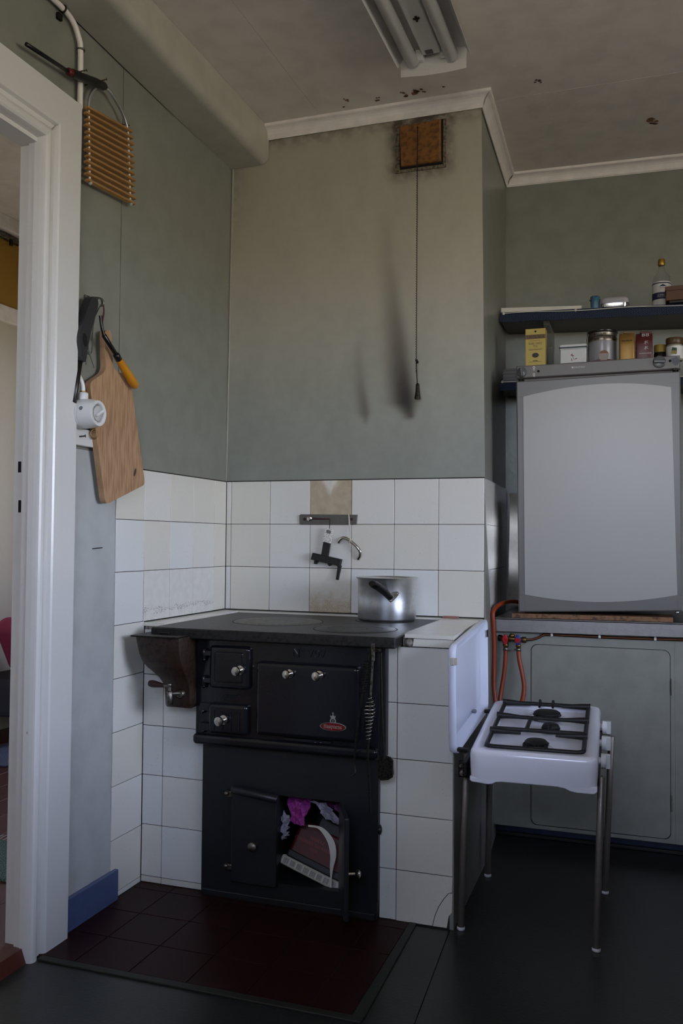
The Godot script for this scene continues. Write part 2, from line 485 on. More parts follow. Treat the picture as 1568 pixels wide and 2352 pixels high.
func shell() -> void:
	var Mt = M
	# left wall, in the sheets of board it is made of, with the doorway through it
	var wl := setting("wall_left", "grey-green painted board wall with the doorway and hanging tools")
	var b := MB.new()
	b.hexa([V(-0.08, 0, -0.72), V(-0.004, 0, -0.72), V(-0.004, 0, 0.68), V(-0.08, 0, 0.68), V(-0.08, 2.56, -0.72), V(0.016, 2.56, -0.72), V(-0.002, 2.56, 0.68), V(-0.08, 2.56, 0.68)])
	part(wl, "wall_panel", b, Mt.wall_paint)
	b = MB.new()
	b.box(V(-0.05, 1.25, 0.6825), V(-0.0035, 2.56, 1.035)); b.box(V(-0.05, 2.06, 1.035), V(-0.0035, 2.56, 1.95)); part(wl, "wall_panel", b, Mt.wall_paint)
	b = MB.new()
	b.box(V(-0.05, 0, 0.6825), V(-0.0035, 1.2492, 1.035)); part(wl, "dado_panel", b, Mt.dado_paint)
	b = MB.new()
	b.box(V(-0.05, 0, 1.95), V(-0.0035, 2.56, 3.4)); part(wl, "wall_panel", b, Mt.wall_paint)
	b = MB.new()
	b.box(V(-0.075, 0.0, 0.6785), V(-0.006, 2.5, 0.684)); part(wl, "joint_filler", b, Mt.grout)
	# chimney breast
	var wc := setting("wall_chimney", "smoke-stained painted chimney breast above the white tiles")
	b = MB.new()
	var zb := -0.004
	b.quad_uv(V(0.0, 2.48, zb), V(0.94, 2.48, zb), V(0.94, 1.21, zb), V(0.0, 1.21, zb), V(0, 0, 1))
	# clip the face to the leaning right edge
	b = MB.new()
	var ys := [2.48, 2.0, 1.6, 1.21]
	for i in 3:
		var p := []
		var t := []
		for y in [ys[i], ys[i + 1]]:
			for x in [0.0, chx(y)]:
				p.append(V(x, y, zb)); t.append(Vector2(x / 0.94, (2.48 - y) / 1.27))
		var nn := V(0, 0, 1)
		b.tri(p[0], p[1], p[3], nn, nn, nn, t[0], t[1], t[3]); b.tri(p[0], p[3], p[2], nn, nn, nn, t[0], t[3], t[2])
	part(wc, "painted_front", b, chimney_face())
	b = MB.new()
	b.hexa([V(-0.02, 0, -0.70), V(0.887, 0, -0.70), V(chx(0) - 0.001, 0, zb - 0.0015), V(-0.02, 0, zb - 0.0015), V(-0.02, 2.56, -0.70), V(0.883, 2.56, -0.70), V(chx(2.56) - 0.001, 2.56, zb - 0.0015), V(-0.02, 2.56, zb - 0.0015)])
	part(wc, "masonry", b, Mt.wall_paint)
	# back wall beside the chimney, right wall with the window, wall behind the camera
	var wb := setting("wall_back", "dim painted wall behind the shelf and the small fridge")
	b = MB.new()
	b.hexa([V(0.80, 0, -0.9), V(3.6, 0, -0.95), V(3.6, 0, -0.81), V(0.80, 0, -0.672), V(0.80, 2.56, -0.9), V(3.6, 2.56, -0.95), V(3.6, 2.56, -0.81), V(0.80, 2.56, -0.672)])
	part(wb, "plaster", b, Mt.wall_paint)
	var wr := setting("wall_right", "painted wall with the window, out of the picture")
	var wz := [0.85, 2.65]
	var wy := [0.95, 1.95]
	b = MB.new()
	b.box(V(3.4, 0, -0.95), V(3.75, 2.56, wz[0])); b.box(V(3.4, 0, wz[1]), V(3.75, 2.56, 3.4))
	b.box(V(3.4, 0, wz[0]), V(3.75, wy[0], wz[1])); b.box(V(3.4, wy[1], wz[0]), V(3.75, 2.56, wz[1]))
	part(wr, "plaster", b, Mt.wall_paint)
	b = MB.new(); b.box(V(3.6, 2.56, -1.2), V(4.2, 2.62, 3.9)); part(wr, "shade_eave", b, Mt.board_brown)  # added overhang out of view, keeps high sky light off the floor
	var wf := setting("wall_front", "painted wall behind the viewer, out of the picture")
	b = MB.new()
	b.box(V(-0.1, 0, 3.3), V(0.8, 2.56, 3.6)); b.box(V(1.7, 0, 3.3), V(3.5, 2.56, 3.6)); b.box(V(0.8, 0, 3.3), V(1.7, 1.4, 3.6)); b.box(V(0.8, 2.1, 3.3), V(1.7, 2.56, 3.6))
	part(wf, "plaster", b, Mt.wall_paint)
	# ceiling boards with their open joints
	var ce := setting("ceiling", "painted board ceiling with thin joints and flaking paint")
	b = MB.new(); b.box(V(-0.05, 2.475, -0.06), V(0.3547, 2.5, 3.4)); part(ce, "ceiling_panel", b, Mt.ceiling_paint)
	b = MB.new(); b.box(V(0.3555, 2.475, -0.055), V(3.5, 2.5, 3.4)); part(ce, "ceiling_panel", b, Mt.ceiling_paint)
	b = MB.new(); b.box(V(0.6, 2.475, -0.85), V(3.5, 2.5, -0.0575)); part(ce, "ceiling_panel", b, Mt.ceiling_paint)
	b = MB.new(); b.box(V(-0.1, 2.5, -0.95), V(3.75, 2.56, 3.45)); part(ce, "ceiling_deck", b, Mt.dark)
	# boxed beam along the left wall
	var bm := setting("trim_1", "boxed-in painted beam running along the top of the left wall")
	b = MB.new()
	var pr := [V(0.003, 2.474, 0), V(0.003, 2.345, 0)]
	for q in arc(V(0.120, 2.375, 0), V(0, -1, 0), V(1, 0, 0), 0, PI / 2, 6): pr.append(V(0.120 + (q.x - 0.120) * 0.030, 2.375 + (q.y - 2.375) * 0.030, 0))
	pr.append(V(0.150, 2.474, 0))
	var br := []
	for st in [[0.0, 0.0], [0.35, 0.007], [0.7, 0.018], [1.0, 0.030], [3.35, 0.040]]:   # its underside climbs a little
		var ring := []
		for q in pr: ring.append(V(q.x, q.y + st[1] * clampf((2.474 - q.y) / 0.129, 0, 1), st[0]))
		br.append(ring)
	b.skin(br, true, true, true)
	part(bm, "beam_casing", b, Mt.beam_paint)
	# coves: profile as (out from the wall, height)
	var cp := [Vector2(0, 2.430), Vector2(0.004, 2.429), Vector2(0.008, 2.434)]
	for i in 6:
		var a := PI / 2 * i / 5.0
		cp.append(Vector2(0.008 + 0.024 * (1 - cos(a)), 2.436 + 0.028 * sin(a)))
	cp.append(Vector2(0.036, 2.466)); cp.append(Vector2(0.037, 2.4745)); cp.append(Vector2(0, 2.4745))
	var run := func(called: String, label: String, stations: Array):
		var tr := setting(called, label)
		var mb := MB.new()
		var rings := []
		for s in stations:
			var ring := []
			for q in cp: ring.append(s[0] + s[1] * q.x + V(0, q.y, 0))
			rings.append(ring)
		mb.skin(rings, true, true, false)
		part(tr, "cove_moulding", mb, Mt.trim_white)
	run.call("trim_2", "pale cove moulding along the top of the chimney breast", [[V(0.148, 0, 0), V(0, 0, 1)], [V(0.908, 0, 0), V(1, 0, 1)]])
	run.call("trim_3", "short cove moulding along the chimney's shaded side", [[V(0.907, 0, 0), V(1, 0, 1)], [V(0.885, 0, -0.68), V(1, 0, 1)]])
	run.call("trim_4", "cove moulding above the wall shelf on the back wall", [[V(0.885, 0, -0.68), V(1, 0, 1)], [V(3.4, 0, -0.79), V(0, 0, 1)]])
	# thin paper strip in the corner between left wall and chimney
	var cs := setting("trim_5", "thin pale sealing strip up the corner left of the chimney")
	b = MB.new()
	b.hexa([V(-0.003, 1.22, -0.003), V(0.001, 1.22, -0.003), V(0.001, 1.22, 0.0005), V(-0.003, 1.22, 0.0005), V(0.009, 2.35, -0.003), V(0.0145, 2.35, -0.003), V(0.0145, 2.35, 0.0), V(0.009, 2.35, 0.0)])
	part(cs, "strip", b, Mt.beam_paint)
	floor_and_tiles()
	doorway()
	furnish()

func tile(parent: Node3D, lo: Vector3, hi: Vector3, m: Material, called := "tile") -> MeshInstance3D:
	var b := MB.new()
	b.rb(lo, hi, 0.0012, 1)
	return part(parent, called, b, m)

func pick() -> Material:
	return [M.tile_white, M.tile_warm, M.tile_cool, M.tile_white][rng.randi() % 4]

func stained(called: String, base: Color, kind: int) -> StandardMaterial3D:
	var im := Image.create(128, 128, false, Image.FORMAT_RGB8)
	var f := noise(0.03, 4, 31 + kind)
	var g := noise(0.16, 2, 41 + kind)
	for j in 128:
		for i in 128:
			var a := f.get_noise_2d(i, j)
			var c := base * (1.0 + 0.03 * a)
			var u := i / 127.0
			var v := j / 127.0
			if kind == 0:   # yellowed glaze with a clean wedge at the top
				var wedge := smoothstep(0.32, 0.1, absf(u - 0.5) + v * 0.75 + a * 0.12)
				c = Color(0.71, 0.65, 0.55).lerp(c, wedge) * (1.0 + 0.06 * a)
			elif kind >= 10:   # black scuffs in a loose row low down
				var row := exp(-pow((v - 0.80 + 0.10 * a) / 0.035, 2.0))
				c = c.lerp(Color(0.16, 0.14, 0.12), 0.7 * row * smoothstep(0.22, 0.42, g.get_noise_2d(i, j * 2.0)))
				c = c.lerp(Color(0.45, 0.42, 0.40), 0.4 * smoothstep(0.45, 1.0, v) * smoothstep(0.4, 0.55, g.get_noise_2d(i * 1.7 + 90.0, j * 1.7)))
			else:           # scorched towards the foot
				var s := smoothstep(0.45, 1.0, v + 0.25 * a)
				c = c.lerp(Color(0.70, 0.62, 0.50), 0.6 * s)
				c = c.lerp(Color(0.36, 0.26, 0.17), 0.55 * s * smoothstep(0.25, 0.55, g.get_noise_2d(i * 2.0, j * 2.0)))
			im.set_pixel(i, j, c)
	var m := painted(called, im, 0.15)
	return m

func floor_and_tiles() -> void:
	var fl := setting("floor", "worn grey-green linoleum floor with a red tiled hearth")
	var b := MB.new()
	b.hexa([V(-0.1, -0.05, -0.95), V(0.845, -0.05, -0.95), V(1.08, -0.05, 3.4), V(-0.1, -0.05, 3.4), V(-0.1, 0, -0.95), V(0.845, 0, -0.95), V(1.08, 0, 3.4), V(-0.1, 0, 3.4)])
	part(fl, "lino_sheet", b, M.lino)
	b = MB.new()
	b.hexa([V(0.8475, -0.05, -0.95), V(3.6, -0.05, -0.95), V(3.6, -0.05, 3.4), V(1.0825, -0.05, 3.4), V(0.8475, 0, -0.95), V(3.6, 0, -0.95), V(3.6, 0, 3.4), V(1.0825, 0, 3.4)])
	part(fl, "lino_sheet", b, M.lino)
	b = MB.new(); b.box(V(0.835, -0.06, -0.95), V(1.10, -0.004, 3.4)); part(fl, "seam_filler", b, M.dark)
	b = MB.new(); b.box(V(0.0, -0.002, 0.40), V(0.822, 0.0015, 1.02))
	var he := part(fl, "hearth", b, M.hearth_grout)
	var xs := [0.004, 0.12, 0.27, 0.42, 0.57, 0.72, 0.818]
	var zs := [0.42, 0.575, 0.725, 0.875, 1.016]
	for i in 6:
		for j in 4:
			b = MB.new(); b.rb(V(xs[i] + 0.001, -0.001, zs[j] + 0.001), V(xs[i + 1] - 0.001, 0.0035, zs[j + 1] - 0.001), 0.001)
			part(he, "hearth_tile", b, M.hearth_red)
	b = MB.new(); b.rb(V(0.03, -0.001, 1.017), V(0.846, 0.005, 1.038), 0.002); part(fl, "hearth_edging", b, M.strip_dark)
	b = MB.new(); b.hexa([V(0.818, -0.001, 0.53), V(0.838, -0.001, 0.53), V(0.848, -0.001, 1.02), V(0.82, -0.001, 1.02), V(0.819, 0.005, 0.53), V(0.837, 0.005, 0.53), V(0.847, 0.005, 1.02), V(0.821, 0.005, 1.02)]); part(fl, "hearth_edging", b, M.strip_dark)
	# tiles on the chimney front
	var wc := get_node("wall_chimney")
	var wl := get_node("wall_left")
	b = MB.new(); b.box(V(-0.002, 0.74, -0.0035), V(0.921, 1.2208, -0.0005)); part(wc, "grout", b, M.grout)
	var cx := [0.0015, 0.0204, 0.1704, 0.3204, 0.4704, 0.6204, 0.7704, 0.921]
	var ty := [1.218, 1.068, 0.918, 0.768]
	for i in 7:
		for j in 3:
			var m: Material = pick()
			var t := 0.0006 * rng.randf()
			if (i == 3 and j == 0) or (i == 3 and j == 2):
				m = stained("yellowed_tile" if j == 0 else "scorched_tile", Color(0.86, 0.84, 0.79), j)
				var lo := V(cx[i] + 0.0008, ty[j + 1] + 0.0008, -0.003)
				var hi := V(cx[i + 1] - 0.0008, ty[j] - 0.0008, 0.0015 - t)
				b = MB.new()
				b.quad_uv(V(lo.x, hi.y, hi.z), V(hi.x, hi.y, hi.z), V(hi.x, lo.y, hi.z), V(lo.x, lo.y, hi.z), V(0, 0, 1))
				for e in [[lo.x, hi.y, hi.x, hi.y], [hi.x, hi.y, hi.x, lo.y], [hi.x, lo.y, lo.x, lo.y], [lo.x, lo.y, lo.x, hi.y]]:
					b.flat([V(e[0], e[1], hi.z), V(e[2], e[3], hi.z), V(e[2], e[3], lo.z), V(e[0], e[1], lo.z)], V((e[0] + e[2]) / 2 - (lo.x + hi.x) / 2, (e[1] + e[3]) / 2 - (lo.y + hi.y) / 2, 0))
				part(wc, "tile", b, m, "yellowed tile" if j == 0 else "scorched tile")
			else:
				tile(wc, V(cx[i] + 0.0007, ty[j + 1] + 0.0007, -0.003), V(cx[i + 1] - 0.0007, ty[j] - 0.0007, 0.0015 - t), m)
	# and on its shaded right side
	for i in 4:
		for j in 3:
			b = MB.new()
			var z0 := -0.155 * i - 0.006
			var z1 := z0 - 0.1535
			var x0 := chs(z0) + 0.0045
			var x1 := chs(z1) + 0.0045
			b.hexa([V(x0 - 0.012, ty[j + 1] + 0.0008, z0), V(x0 + 0.002, ty[j + 1] + 0.0008, z0), V(x1 + 0.002, ty[j + 1] + 0.0008, z1), V(x1 - 0.012, ty[j + 1] + 0.0008, z1), V(x0 - 0.012, ty[j] - 0.0008, z0), V(x0 + 0.002, ty[j] - 0.0008, z0), V(x1 + 0.002, ty[j] - 0.0008, z1), V(x1 - 0.012, ty[j] - 0.0008, z1)])
			part(wc, "tile", b, M.tile_white)
	# tiles on the left wall
	b = MB.new(); b.box(V(-0.0045, 0.0, 0.0), V(-0.0012, 1.2208, 0.684)); part(wl, "grout", b, M.grout)
	var zc := [0.0015, 0.0888, 0.2388, 0.3888, 0.5388, 0.6872]
	for i in 5:
		for j in (3 if i < 4 else 9):
			var y1 := 1.218 - 0.15 * j
			var y0 := maxf(y1 - 0.15, 0.003)
			var lo := V(-0.003, y0 + 0.0007, (zc[i] if j < 3 else 0.5318) + 0.0007)
			var hi := V(0.0012 - 0.0006 * rng.randf(), y1 - 0.0007, zc[i + 1] - 0.0007)
			if j == 2 and i >= 1 and i <= 3:   # scuffed and spattered near the hob
				b = MB.new()
				b.quad_uv(V(hi.x, hi.y, hi.z), V(hi.x, hi.y, lo.z), V(hi.x, lo.y, lo.z), V(hi.x, lo.y, hi.z), V(1, 0, 0))
				for e in [[lo.z, hi.y, hi.z, hi.y], [hi.z, hi.y, hi.z, lo.y], [hi.z, lo.y, lo.z, lo.y], [lo.z, lo.y, lo.z, hi.y]]:
					b.flat([V(hi.x, e[1], e[0]), V(hi.x, e[3], e[2]), V(lo.x, e[3], e[2]), V(lo.x, e[1], e[0])], V(0, (e[1] + e[3]) / 2 - (lo.y + hi.y) / 2, (e[0] + e[2]) / 2 - (lo.z + hi.z) / 2))
				part(wl, "tile", b, stained("scuffed_tile_%d" % i, Color(0.86, 0.85, 0.82), 10 + i), "scuffed tile")
			else:
				tile(wl, lo, hi, pick())
	# blue skirting
	var bb := setting("baseboard_left", "blue painted skirting board between door casing and tiles")
	b = MB.new(); b.rb(V(-0.003, 0.0, 0.664), V(0.012, 0.087, 0.92), 0.003); part(bb, "board", b, M.skirting_blue)

func doorway() -> void:
	var d := setting("door_1", "white painted door frame with worn moulded casing, no door leaf")
	# casing profile: (z from the outer edge, x out from the wall)
	var pf := [Vector2(0, -0.003), Vector2(0, 0.027), Vector2(0.003, 0.030), Vector2(0.088, 0.030), Vector2(0.093, 0.027), Vector2(0.097, 0.018), Vector2(0.108, 0.017), Vector2(0.114, 0.022)]
	for i in 7:
		var a := PI * i / 6.0
		pf.append(Vector2(0.129 - 0.013 * cos(a), 0.021 + 0.010 * sin(a)))
	pf.append(Vector2(0.144, 0.012)); pf.append(Vector2(0.146, -0.003))
	var zo := 0.9155
	var top := 2.141
	var lo := []
	var mit := []
	var far := []
	var zf := 1.95 + 0.146
	var mit2 := []
	var lo2 := []
	for q in pf:
		lo.append(V(q.y, 0.0, zo + q.x)); mit.append(V(q.y, top - q.x, zo + q.x))
		mit2.append(V(q.y, top - q.x, zf - q.x)); lo2.append(V(q.y, 0.0, zf - q.x))
	var b := MB.new(); b.skin([lo, mit], true, true, false); part(d, "casing", b, M.door_white)
	b = MB.new(); b.skin([mit, mit2], true, true, false); part(d, "casing", b, M.door_white)
	b = MB.new(); b.skin([mit2, lo2], true, true, false); part(d, "casing", b, M.door_white)
	# jambs with their rebate
	b = MB.new()
	b.prism(Transform3D(Basis(V(1, 0, 0), V(0, 0, 1), V(0, -1, 0)), V(0, 2.06, 0)), PackedVector2Array([Vector2(-0.052, 1.0), Vector2(0.010, 1.0), Vector2(0.012, 1.058), Vector2(-0.021, 1.059), Vector2(-0.023, 1.051), Vector2(-0.052, 1.051)]), 2.035)
	var jm := part(d, "jamb", b, M.door_white)
	b = MB.new(); b.box(V(-0.041, 1.173, 1.02), V(-0.032, 1.20, 1.0516)); b.box(V(-0.038, 1.075, 1.02), V(-0.030, 1.105, 1.0516))
	part(jm, "latch_hole", b, M.dark)
	b = MB.new(); b.cyl(V(0.003, 0.545, 1.03), V(0.003, 0.545, 1.0602), 0.0055, 10); part(jm, "screw_hole", b, M.dark)
	b = MB.new(); b.ball(V(-0.001, 1.905, 0.910), V(0.004, 0.010, 0.004), 8); part(d, "paint_chip", b, M.dark)
	b = MB.new(); b.ball(V(-0.001, 1.70, 0.914), V(0.004, 0.009, 0.004), 8); part(d, "paint_chip", b, M.dark)
	b = MB.new(); b.box(V(-0.052, 0.0, 1.93), V(0.006, 2.03, 1.96)); part(d, "jamb", b, M.door_white)
	b = MB.new(); b.box(V(-0.052, 1.985, 1.0), V(0.004, 2.06, 1.96)); part(d, "jamb_head", b, M.door_white)
	b = MB.new(); b.hexa([V(-0.09, 0, 0.95), V(0.016, 0, 0.95), V(0.016, 0, 1.95), V(-0.09, 0, 1.95), V(-0.09, 0.037, 0.95), V(0.004, 0.034, 0.95), V(0.004, 0.034, 1.95), V(-0.09, 0.037, 1.95)]); part(d, "threshold", b, M.board_brown)
	# the room beyond
	var f2 := setting("floor_beyond", "brown varnished plank floor seen through the doorway")
	b = MB.new(); b.box(V(-1.8, -0.03, -1.3), V(-0.085, 0.02, 4.3)); part(f2, "subfloor", b, M.dark)
	for i in 13:
		b = MB.new(); b.rb(V(-1.75 + 0.128 * i, 0.02, -1.3), V(-1.75 + 0.128 * i + 0.1265, 0.036, 4.3), 0.0015); part(f2, "plank", b, M.board_brown)
	var w2 := setting("wall_beyond", "pale walls of the next room with a mustard frieze")
	b = MB.new(); b.box(V(-1.85, 0.03, -1.3), V(-1.70, 2.70, 4.3)); part(w2, "plaster", b, M.far_wall)
	b = MB.new(); b.box(V(-1.75, 0.03, 4.2), V(-0.08, 2.70, 4.35)); part(w2, "plaster", b, M.far_wall)
	b = MB.new(); b.box(V(-0.1, 2.5, -1.3), V(-0.08, 2.70, 4.3)); b.box(V(-0.1, 0, -1.3), V(-0.08, 2.70, -0.7)); part(w2, "plaster", b, M.far_wall)
	b = MB.new()
	b.box(V(-1.75, 0.03, -1.45), V(-0.08, 0.75, -1.3)); b.box(V(-1.75, 2.1, -1.45), V(-0.08, 2.70, -1.3)); b.box(V(-1.75, 0.75, -1.45), V(-1.25, 2.1, -1.3)); b.box(V(-0.95, 0.75, -1.45), V(-0.08, 2.1, -1.3))
	part(w2, "plaster", b, M.far_wall)
	b = MB.new(); b.box(V(-1.702, 2.20, -1.3), V(-1.690, 2.535, 4.2)); part(w2, "frieze", b, M.mustard)
	b = MB.new(); b.rb(V(-1.702, 2.115, -1.3), V(-1.675, 2.20, 4.2), 0.006); part(w2, "rail_moulding", b, M.trim_white)
	b = MB.new(); b.rb(V(-1.702, 2.575, -1.3), V(-1.65, 2.655, 4.2), 0.01); part(w2, "cove_moulding", b, M.trim_white)
	var c2 := setting("ceiling_beyond", "beige ceiling of the next room")
	b = MB.new(); b.box(V(-1.85, 2.65, -1.45), V(-0.08, 2.75, 4.35)); part(c2, "board", b, M.ceiling_paint)

func more_materials() -> void:
	mat("cast_iron", Color(0.135, 0.14, 0.15), 0.36, 0.1, M.mottle, 6.0, M.fine, 0.25)
	mat("hob_iron", Color(0.155, 0.15, 0.145), 0.42, 0.3, M.grime, 5.0, M.fine, 0.4)
	mat("hob_worn", Color(0.40, 0.385, 0.36), 0.45, 0.2, M.grime, 9.0, M.fine, 0.4)
	mat("enamel_black", Color(0.095, 0.10, 0.115), 0.16, 0, M.mottle, 5.0, M.bumpy, 0.08)
	mat("chrome", Color(0.80, 0.78, 0.74), 0.18, 1.0)
	mat("steel_dull", Color(0.52, 0.50, 0.47), 0.38, 1.0, M.grime, 6.0)
	mat("steel_dark", Color(0.20, 0.185, 0.17), 0.5, 0.8, M.grime, 12.0)
	mat("tank_brown", Color(0.22, 0.155, 0.12), 0.42, 0.3, M.grime, 5.0, M.bumpy, 0.2)
	mat("wood_dark", Color(0.17, 0.095, 0.08), 0.4)
	mat("aluminium", Color(0.90, 0.91, 0.92), 0.33, 1.0, M.mottle, 9.0, M.bumpy, 0.1)
	mat("bakelite", Color(0.05, 0.05, 0.05), 0.3)
	mat("badge_red", Color(0.45, 0.06, 0.06), 0.3)
	mat("badge_pale", Color(0.72, 0.70, 0.66), 0.3, 0.5)
	mat("paper_pink", Color(0.62, 0.22, 0.55), 0.7)
	mat("paper_purple", Color(0.38, 0.12, 0.33), 0.7)
	mat("bag_grey", Color(0.62, 0.61, 0.66), 0.5)
	mat("carton_red", Color(0.30, 0.035, 0.035), 0.5)
	mat("carton_black", Color(0.05, 0.07, 0.06), 0.5)
	mat("carton_pale", Color(0.72, 0.70, 0.64), 0.6)
	mat("print_grey", Color(0.33, 0.33, 0.34), 0.6)
	mat("string_white", Color(0.82, 0.80, 0.75), 0.8)
	mat("plaster_grey", Color(0.55, 0.53, 0.50), 0.9, 0, M.grime, 8.0)
	mat("strip_metal", Color(0.40, 0.385, 0.36), 0.5, 0.4, M.mottle, 14.0, M.fine, 0.3)
	mat("rust", Color(0.24, 0.14, 0.09), 0.8)

func furnish() -> void:
	more_materials()
	surround()
	wood_stove()
	tank_and_tools()
	kitchen_things()

func surround() -> void:
	# tiled masonry round the stove; two flanks and the ledge round the hob
	var s := thing("stove_surround", "white-tiled masonry base built round the black wood-burning stove", "masonry", V(0.47, 0, 0.27))
	var b := MB.new()
	b.hexa([V(0.0015, 0, 0.002), V(0.205, 0, 0.002), V(0.205, 0, 0.5285), V(0.0015, 0, 0.5285), V(0.0015, 0.731, 0.002), V(0.205, 0.731, 0.002), V(0.205, 0.731, 0.5285), V(0.0015, 0.731, 0.5285)])
	b.hexa([V(0.733, 0, 0.002), V(0.913, 0, 0.002), V(0.9335, 0, 0.5285), V(0.733, 0, 0.5285), V(0.733, 0.731, 0.002), V(0.913, 0.731, 0.002), V(0.9335, 0.731, 0.5285), V(0.733, 0.731, 0.5285)])
	b.box(V(0.205, 0, 0.002), V(0.748, 0.70, 0.04))
	part(s, "core", b, M.grout)
	var rows := [0.745, 0.612, 0.462, 0.317, 0.172, 0.0225, 0.004]
	var colx := [0.0008, 0.0685, 0.2045]
	for i in 6:
		for j in 2:
			tile(s, V(colx[j] + 0.0008, rows[i + 1] + 0.0008, 0.522), V(colx[j + 1] - 0.0008, rows[i] - 0.0008, 0.5315 - 0.0008 * rng.randf()), pick())
	rows = [0.730, 0.579, 0.430, 0.2826, 0.137, 0.004]
	colx = [0.7335, 0.7805, 0.9335]
	for i in 5:
		for j in 2:
			if i == 4 and j == 1:   # the cracked one in the bottom corner, in two pieces
				var z0 := 0.524
				var crack := [Vector2(0.922, 0.093), Vector2(0.908, 0.075), Vector2(0.896, 0.055), Vector2(0.886, 0.030), Vector2(0.880, 0.004)]
				var p1 := PackedVector2Array([Vector2(0.7813, 0.1362), Vector2(0.7813, 0.004)])
				var p2 := PackedVector2Array()
				p1.append(crack[4] - Vector2(0.001, 0))
				for k in [3, 2, 1, 0]: p1.append(crack[k] - Vector2(0.0008, -0.0004))
				p1.append(Vector2(0.931, 0.098)); p1.append(Vector2(0.9327, 0.1362))
				for k in [0, 1, 2, 3, 4]: p2.append(crack[k] + Vector2(0.0008, -0.0004))
				p2.append(Vector2(0.918, 0.004)); p2.append(Vector2(0.923, 0.035)); p2.append(Vector2(0.931, 0.045)); p2.append(Vector2(0.9327, 0.094))
				for p in [p1, p2]:
					b = MB.new(); b.prism(Transform3D(Basis(), V(0, 0, z0)), p, 0.0065, 0.0); part(s, "tile", b, M.tile_warm, "cracked tile" if p == p1 else "")
			else:
				tile(s, V(colx[j] + 0.0008, rows[i + 1] + 0.0008, 0.522), V(colx[j + 1] - 0.0008, rows[i] - 0.0008, 0.5315 - 0.0008 * rng.randf()), [M.tile_warm, M.tile_white][rng.randi() % 2])
	# painted right flank
	b = MB.new()
	b.hexa([V(0.905, 0.0, 0.002), V(0.931, 0.0, 0.002), V(0.9355, 0.0, 0.529), V(0.925, 0.0, 0.529), V(0.905, 0.735, 0.002), V(0.926, 0.735, 0.002), V(0.9355, 0.735, 0.529), V(0.925, 0.735, 0.529)])
	part(s, "painted_side", b, M.wall_paint)
	# ledge tiles
	var ledge := func(p: Array, m: Material, called := "ledge_tile"):
		var lo := []
		var hi := []
		for q in p: lo.append(V(q.x, 0.755, q.y)); hi.append(V(q.x, 0.7655, q.y))
		var mb := MB.new(); mb.hexa([lo[0], lo[1], lo[2], lo[3], hi[0], hi[1], hi[2], hi[3]])
		part(s, called, mb, m)
	var lz := [0.003, 0.15, 0.30, 0.45, 0.536]
	for i in 4: ledge.call([Vector2(0.002, lz[i] + 0.0007), Vector2(0.068, lz[i] + 0.0007), Vector2(0.068, lz[i + 1] - 0.0007), Vector2(0.002, lz[i + 1] - 0.0007)], pick())
	var lx := [0.0685, 0.2185, 0.3685, 0.5185, 0.6685, 0.796]
	for i in 5: ledge.call([Vector2(lx[i], 0.003), Vector2(lx[i + 1] - 0.0012, 0.003), Vector2(lx[i + 1] - 0.0012, 0.036), Vector2(lx[i], 0.036)], M.tile_warm)
	lz = [0.003, 0.09, 0.24, 0.38, 0.47, 0.546]
	for i in 5:
		ledge.call([Vector2(0.7965, lz[i] + 0.0008), Vector2(0.917 + 0.02 * lz[i] / 0.54, lz[i] + 0.0008), Vector2(0.917 + 0.02 * lz[i + 1] / 0.54, lz[i + 1] - 0.0008), Vector2(0.7965 + (0.008 if i == 4 else 0.0), lz[i + 1] - 0.0008)], [M.tile_warm, M.tile_white][i % 2])
	b = MB.new(); b.box(V(0.003, 0.73, 0.004), V(0.0665, 0.756, 0.53)); b.box(V(0.0665, 0.70, 0.004), V(0.797, 0.752, 0.034)); b.hexa([V(0.797, 0.73, 0.004), V(0.914, 0.73, 0.004), V(0.934, 0.73, 0.534), V(0.797, 0.73, 0.534), V(0.797, 0.756, 0.004), V(0.914, 0.756, 0.004), V(0.934, 0.756, 0.534), V(0.797, 0.756, 0.534)])
	part(s, "mortar_bed", b, M.plaster_grey)
	b = MB.new(); b.prism(Transform3D(Basis(), V(0, 0, 0.533)), PackedVector2Array([Vector2(0.824, 0.7325), Vector2(0.936, 0.7325), Vector2(0.936, 0.7535), Vector2(0.828, 0.7535)]), 0.008, 0.001)
	part(s, "edge_tile", b, M.tile_warm)
	b = MB.new(); b.ball(V(0.813, 0.742, 0.534), V(0.014, 0.013, 0.010), 10); part(s, "mortar_lump", b, M.plaster_grey)
	# a stray sliver of pale red edging tile on the ledge
	var st := solo("tile_sliver", _box(V(0.790, 0.7656, 0.010), V(0.842, 0.7716, 0.022), 0.001), _m("sliver", Color(0.55, 0.38, 0.33), 0.6), "narrow reddish tile sliver lying on the ledge against the back tiles", "tile piece", V(0.816, 0.7656, 0.016))

func _m(n: String, c: Color, r := 0.6, me := 0.0) -> StandardMaterial3D:
	return M[n] if M.has(n) else mat(n, c, r, me)

func _box(lo: Vector3, hi: Vector3, r := 0.002, seg := 1) -> MB:
	var b := MB.new(); b.rb(lo, hi, r, seg); return b

func knob(parent: Node3D, called: String, at: Vector3, dir: Vector3, r: float, L: float) -> void:
	var b := MB.new()
	b.lathe(MB.along(at, at + dir), [Vector2(0, 0), Vector2(r * 0.95, 0), Vector2(r * 0.95, L * 0.12), Vector2(r * 0.45, L * 0.2), Vector2(r * 0.4, L * 0.5), Vector2(r * 0.8, L * 0.6), Vector2(r, L * 0.75), Vector2(r * 0.9, L * 0.92), Vector2(r * 0.5, L), Vector2(0, L)], 16)
	part(parent, called, b, M.chrome)

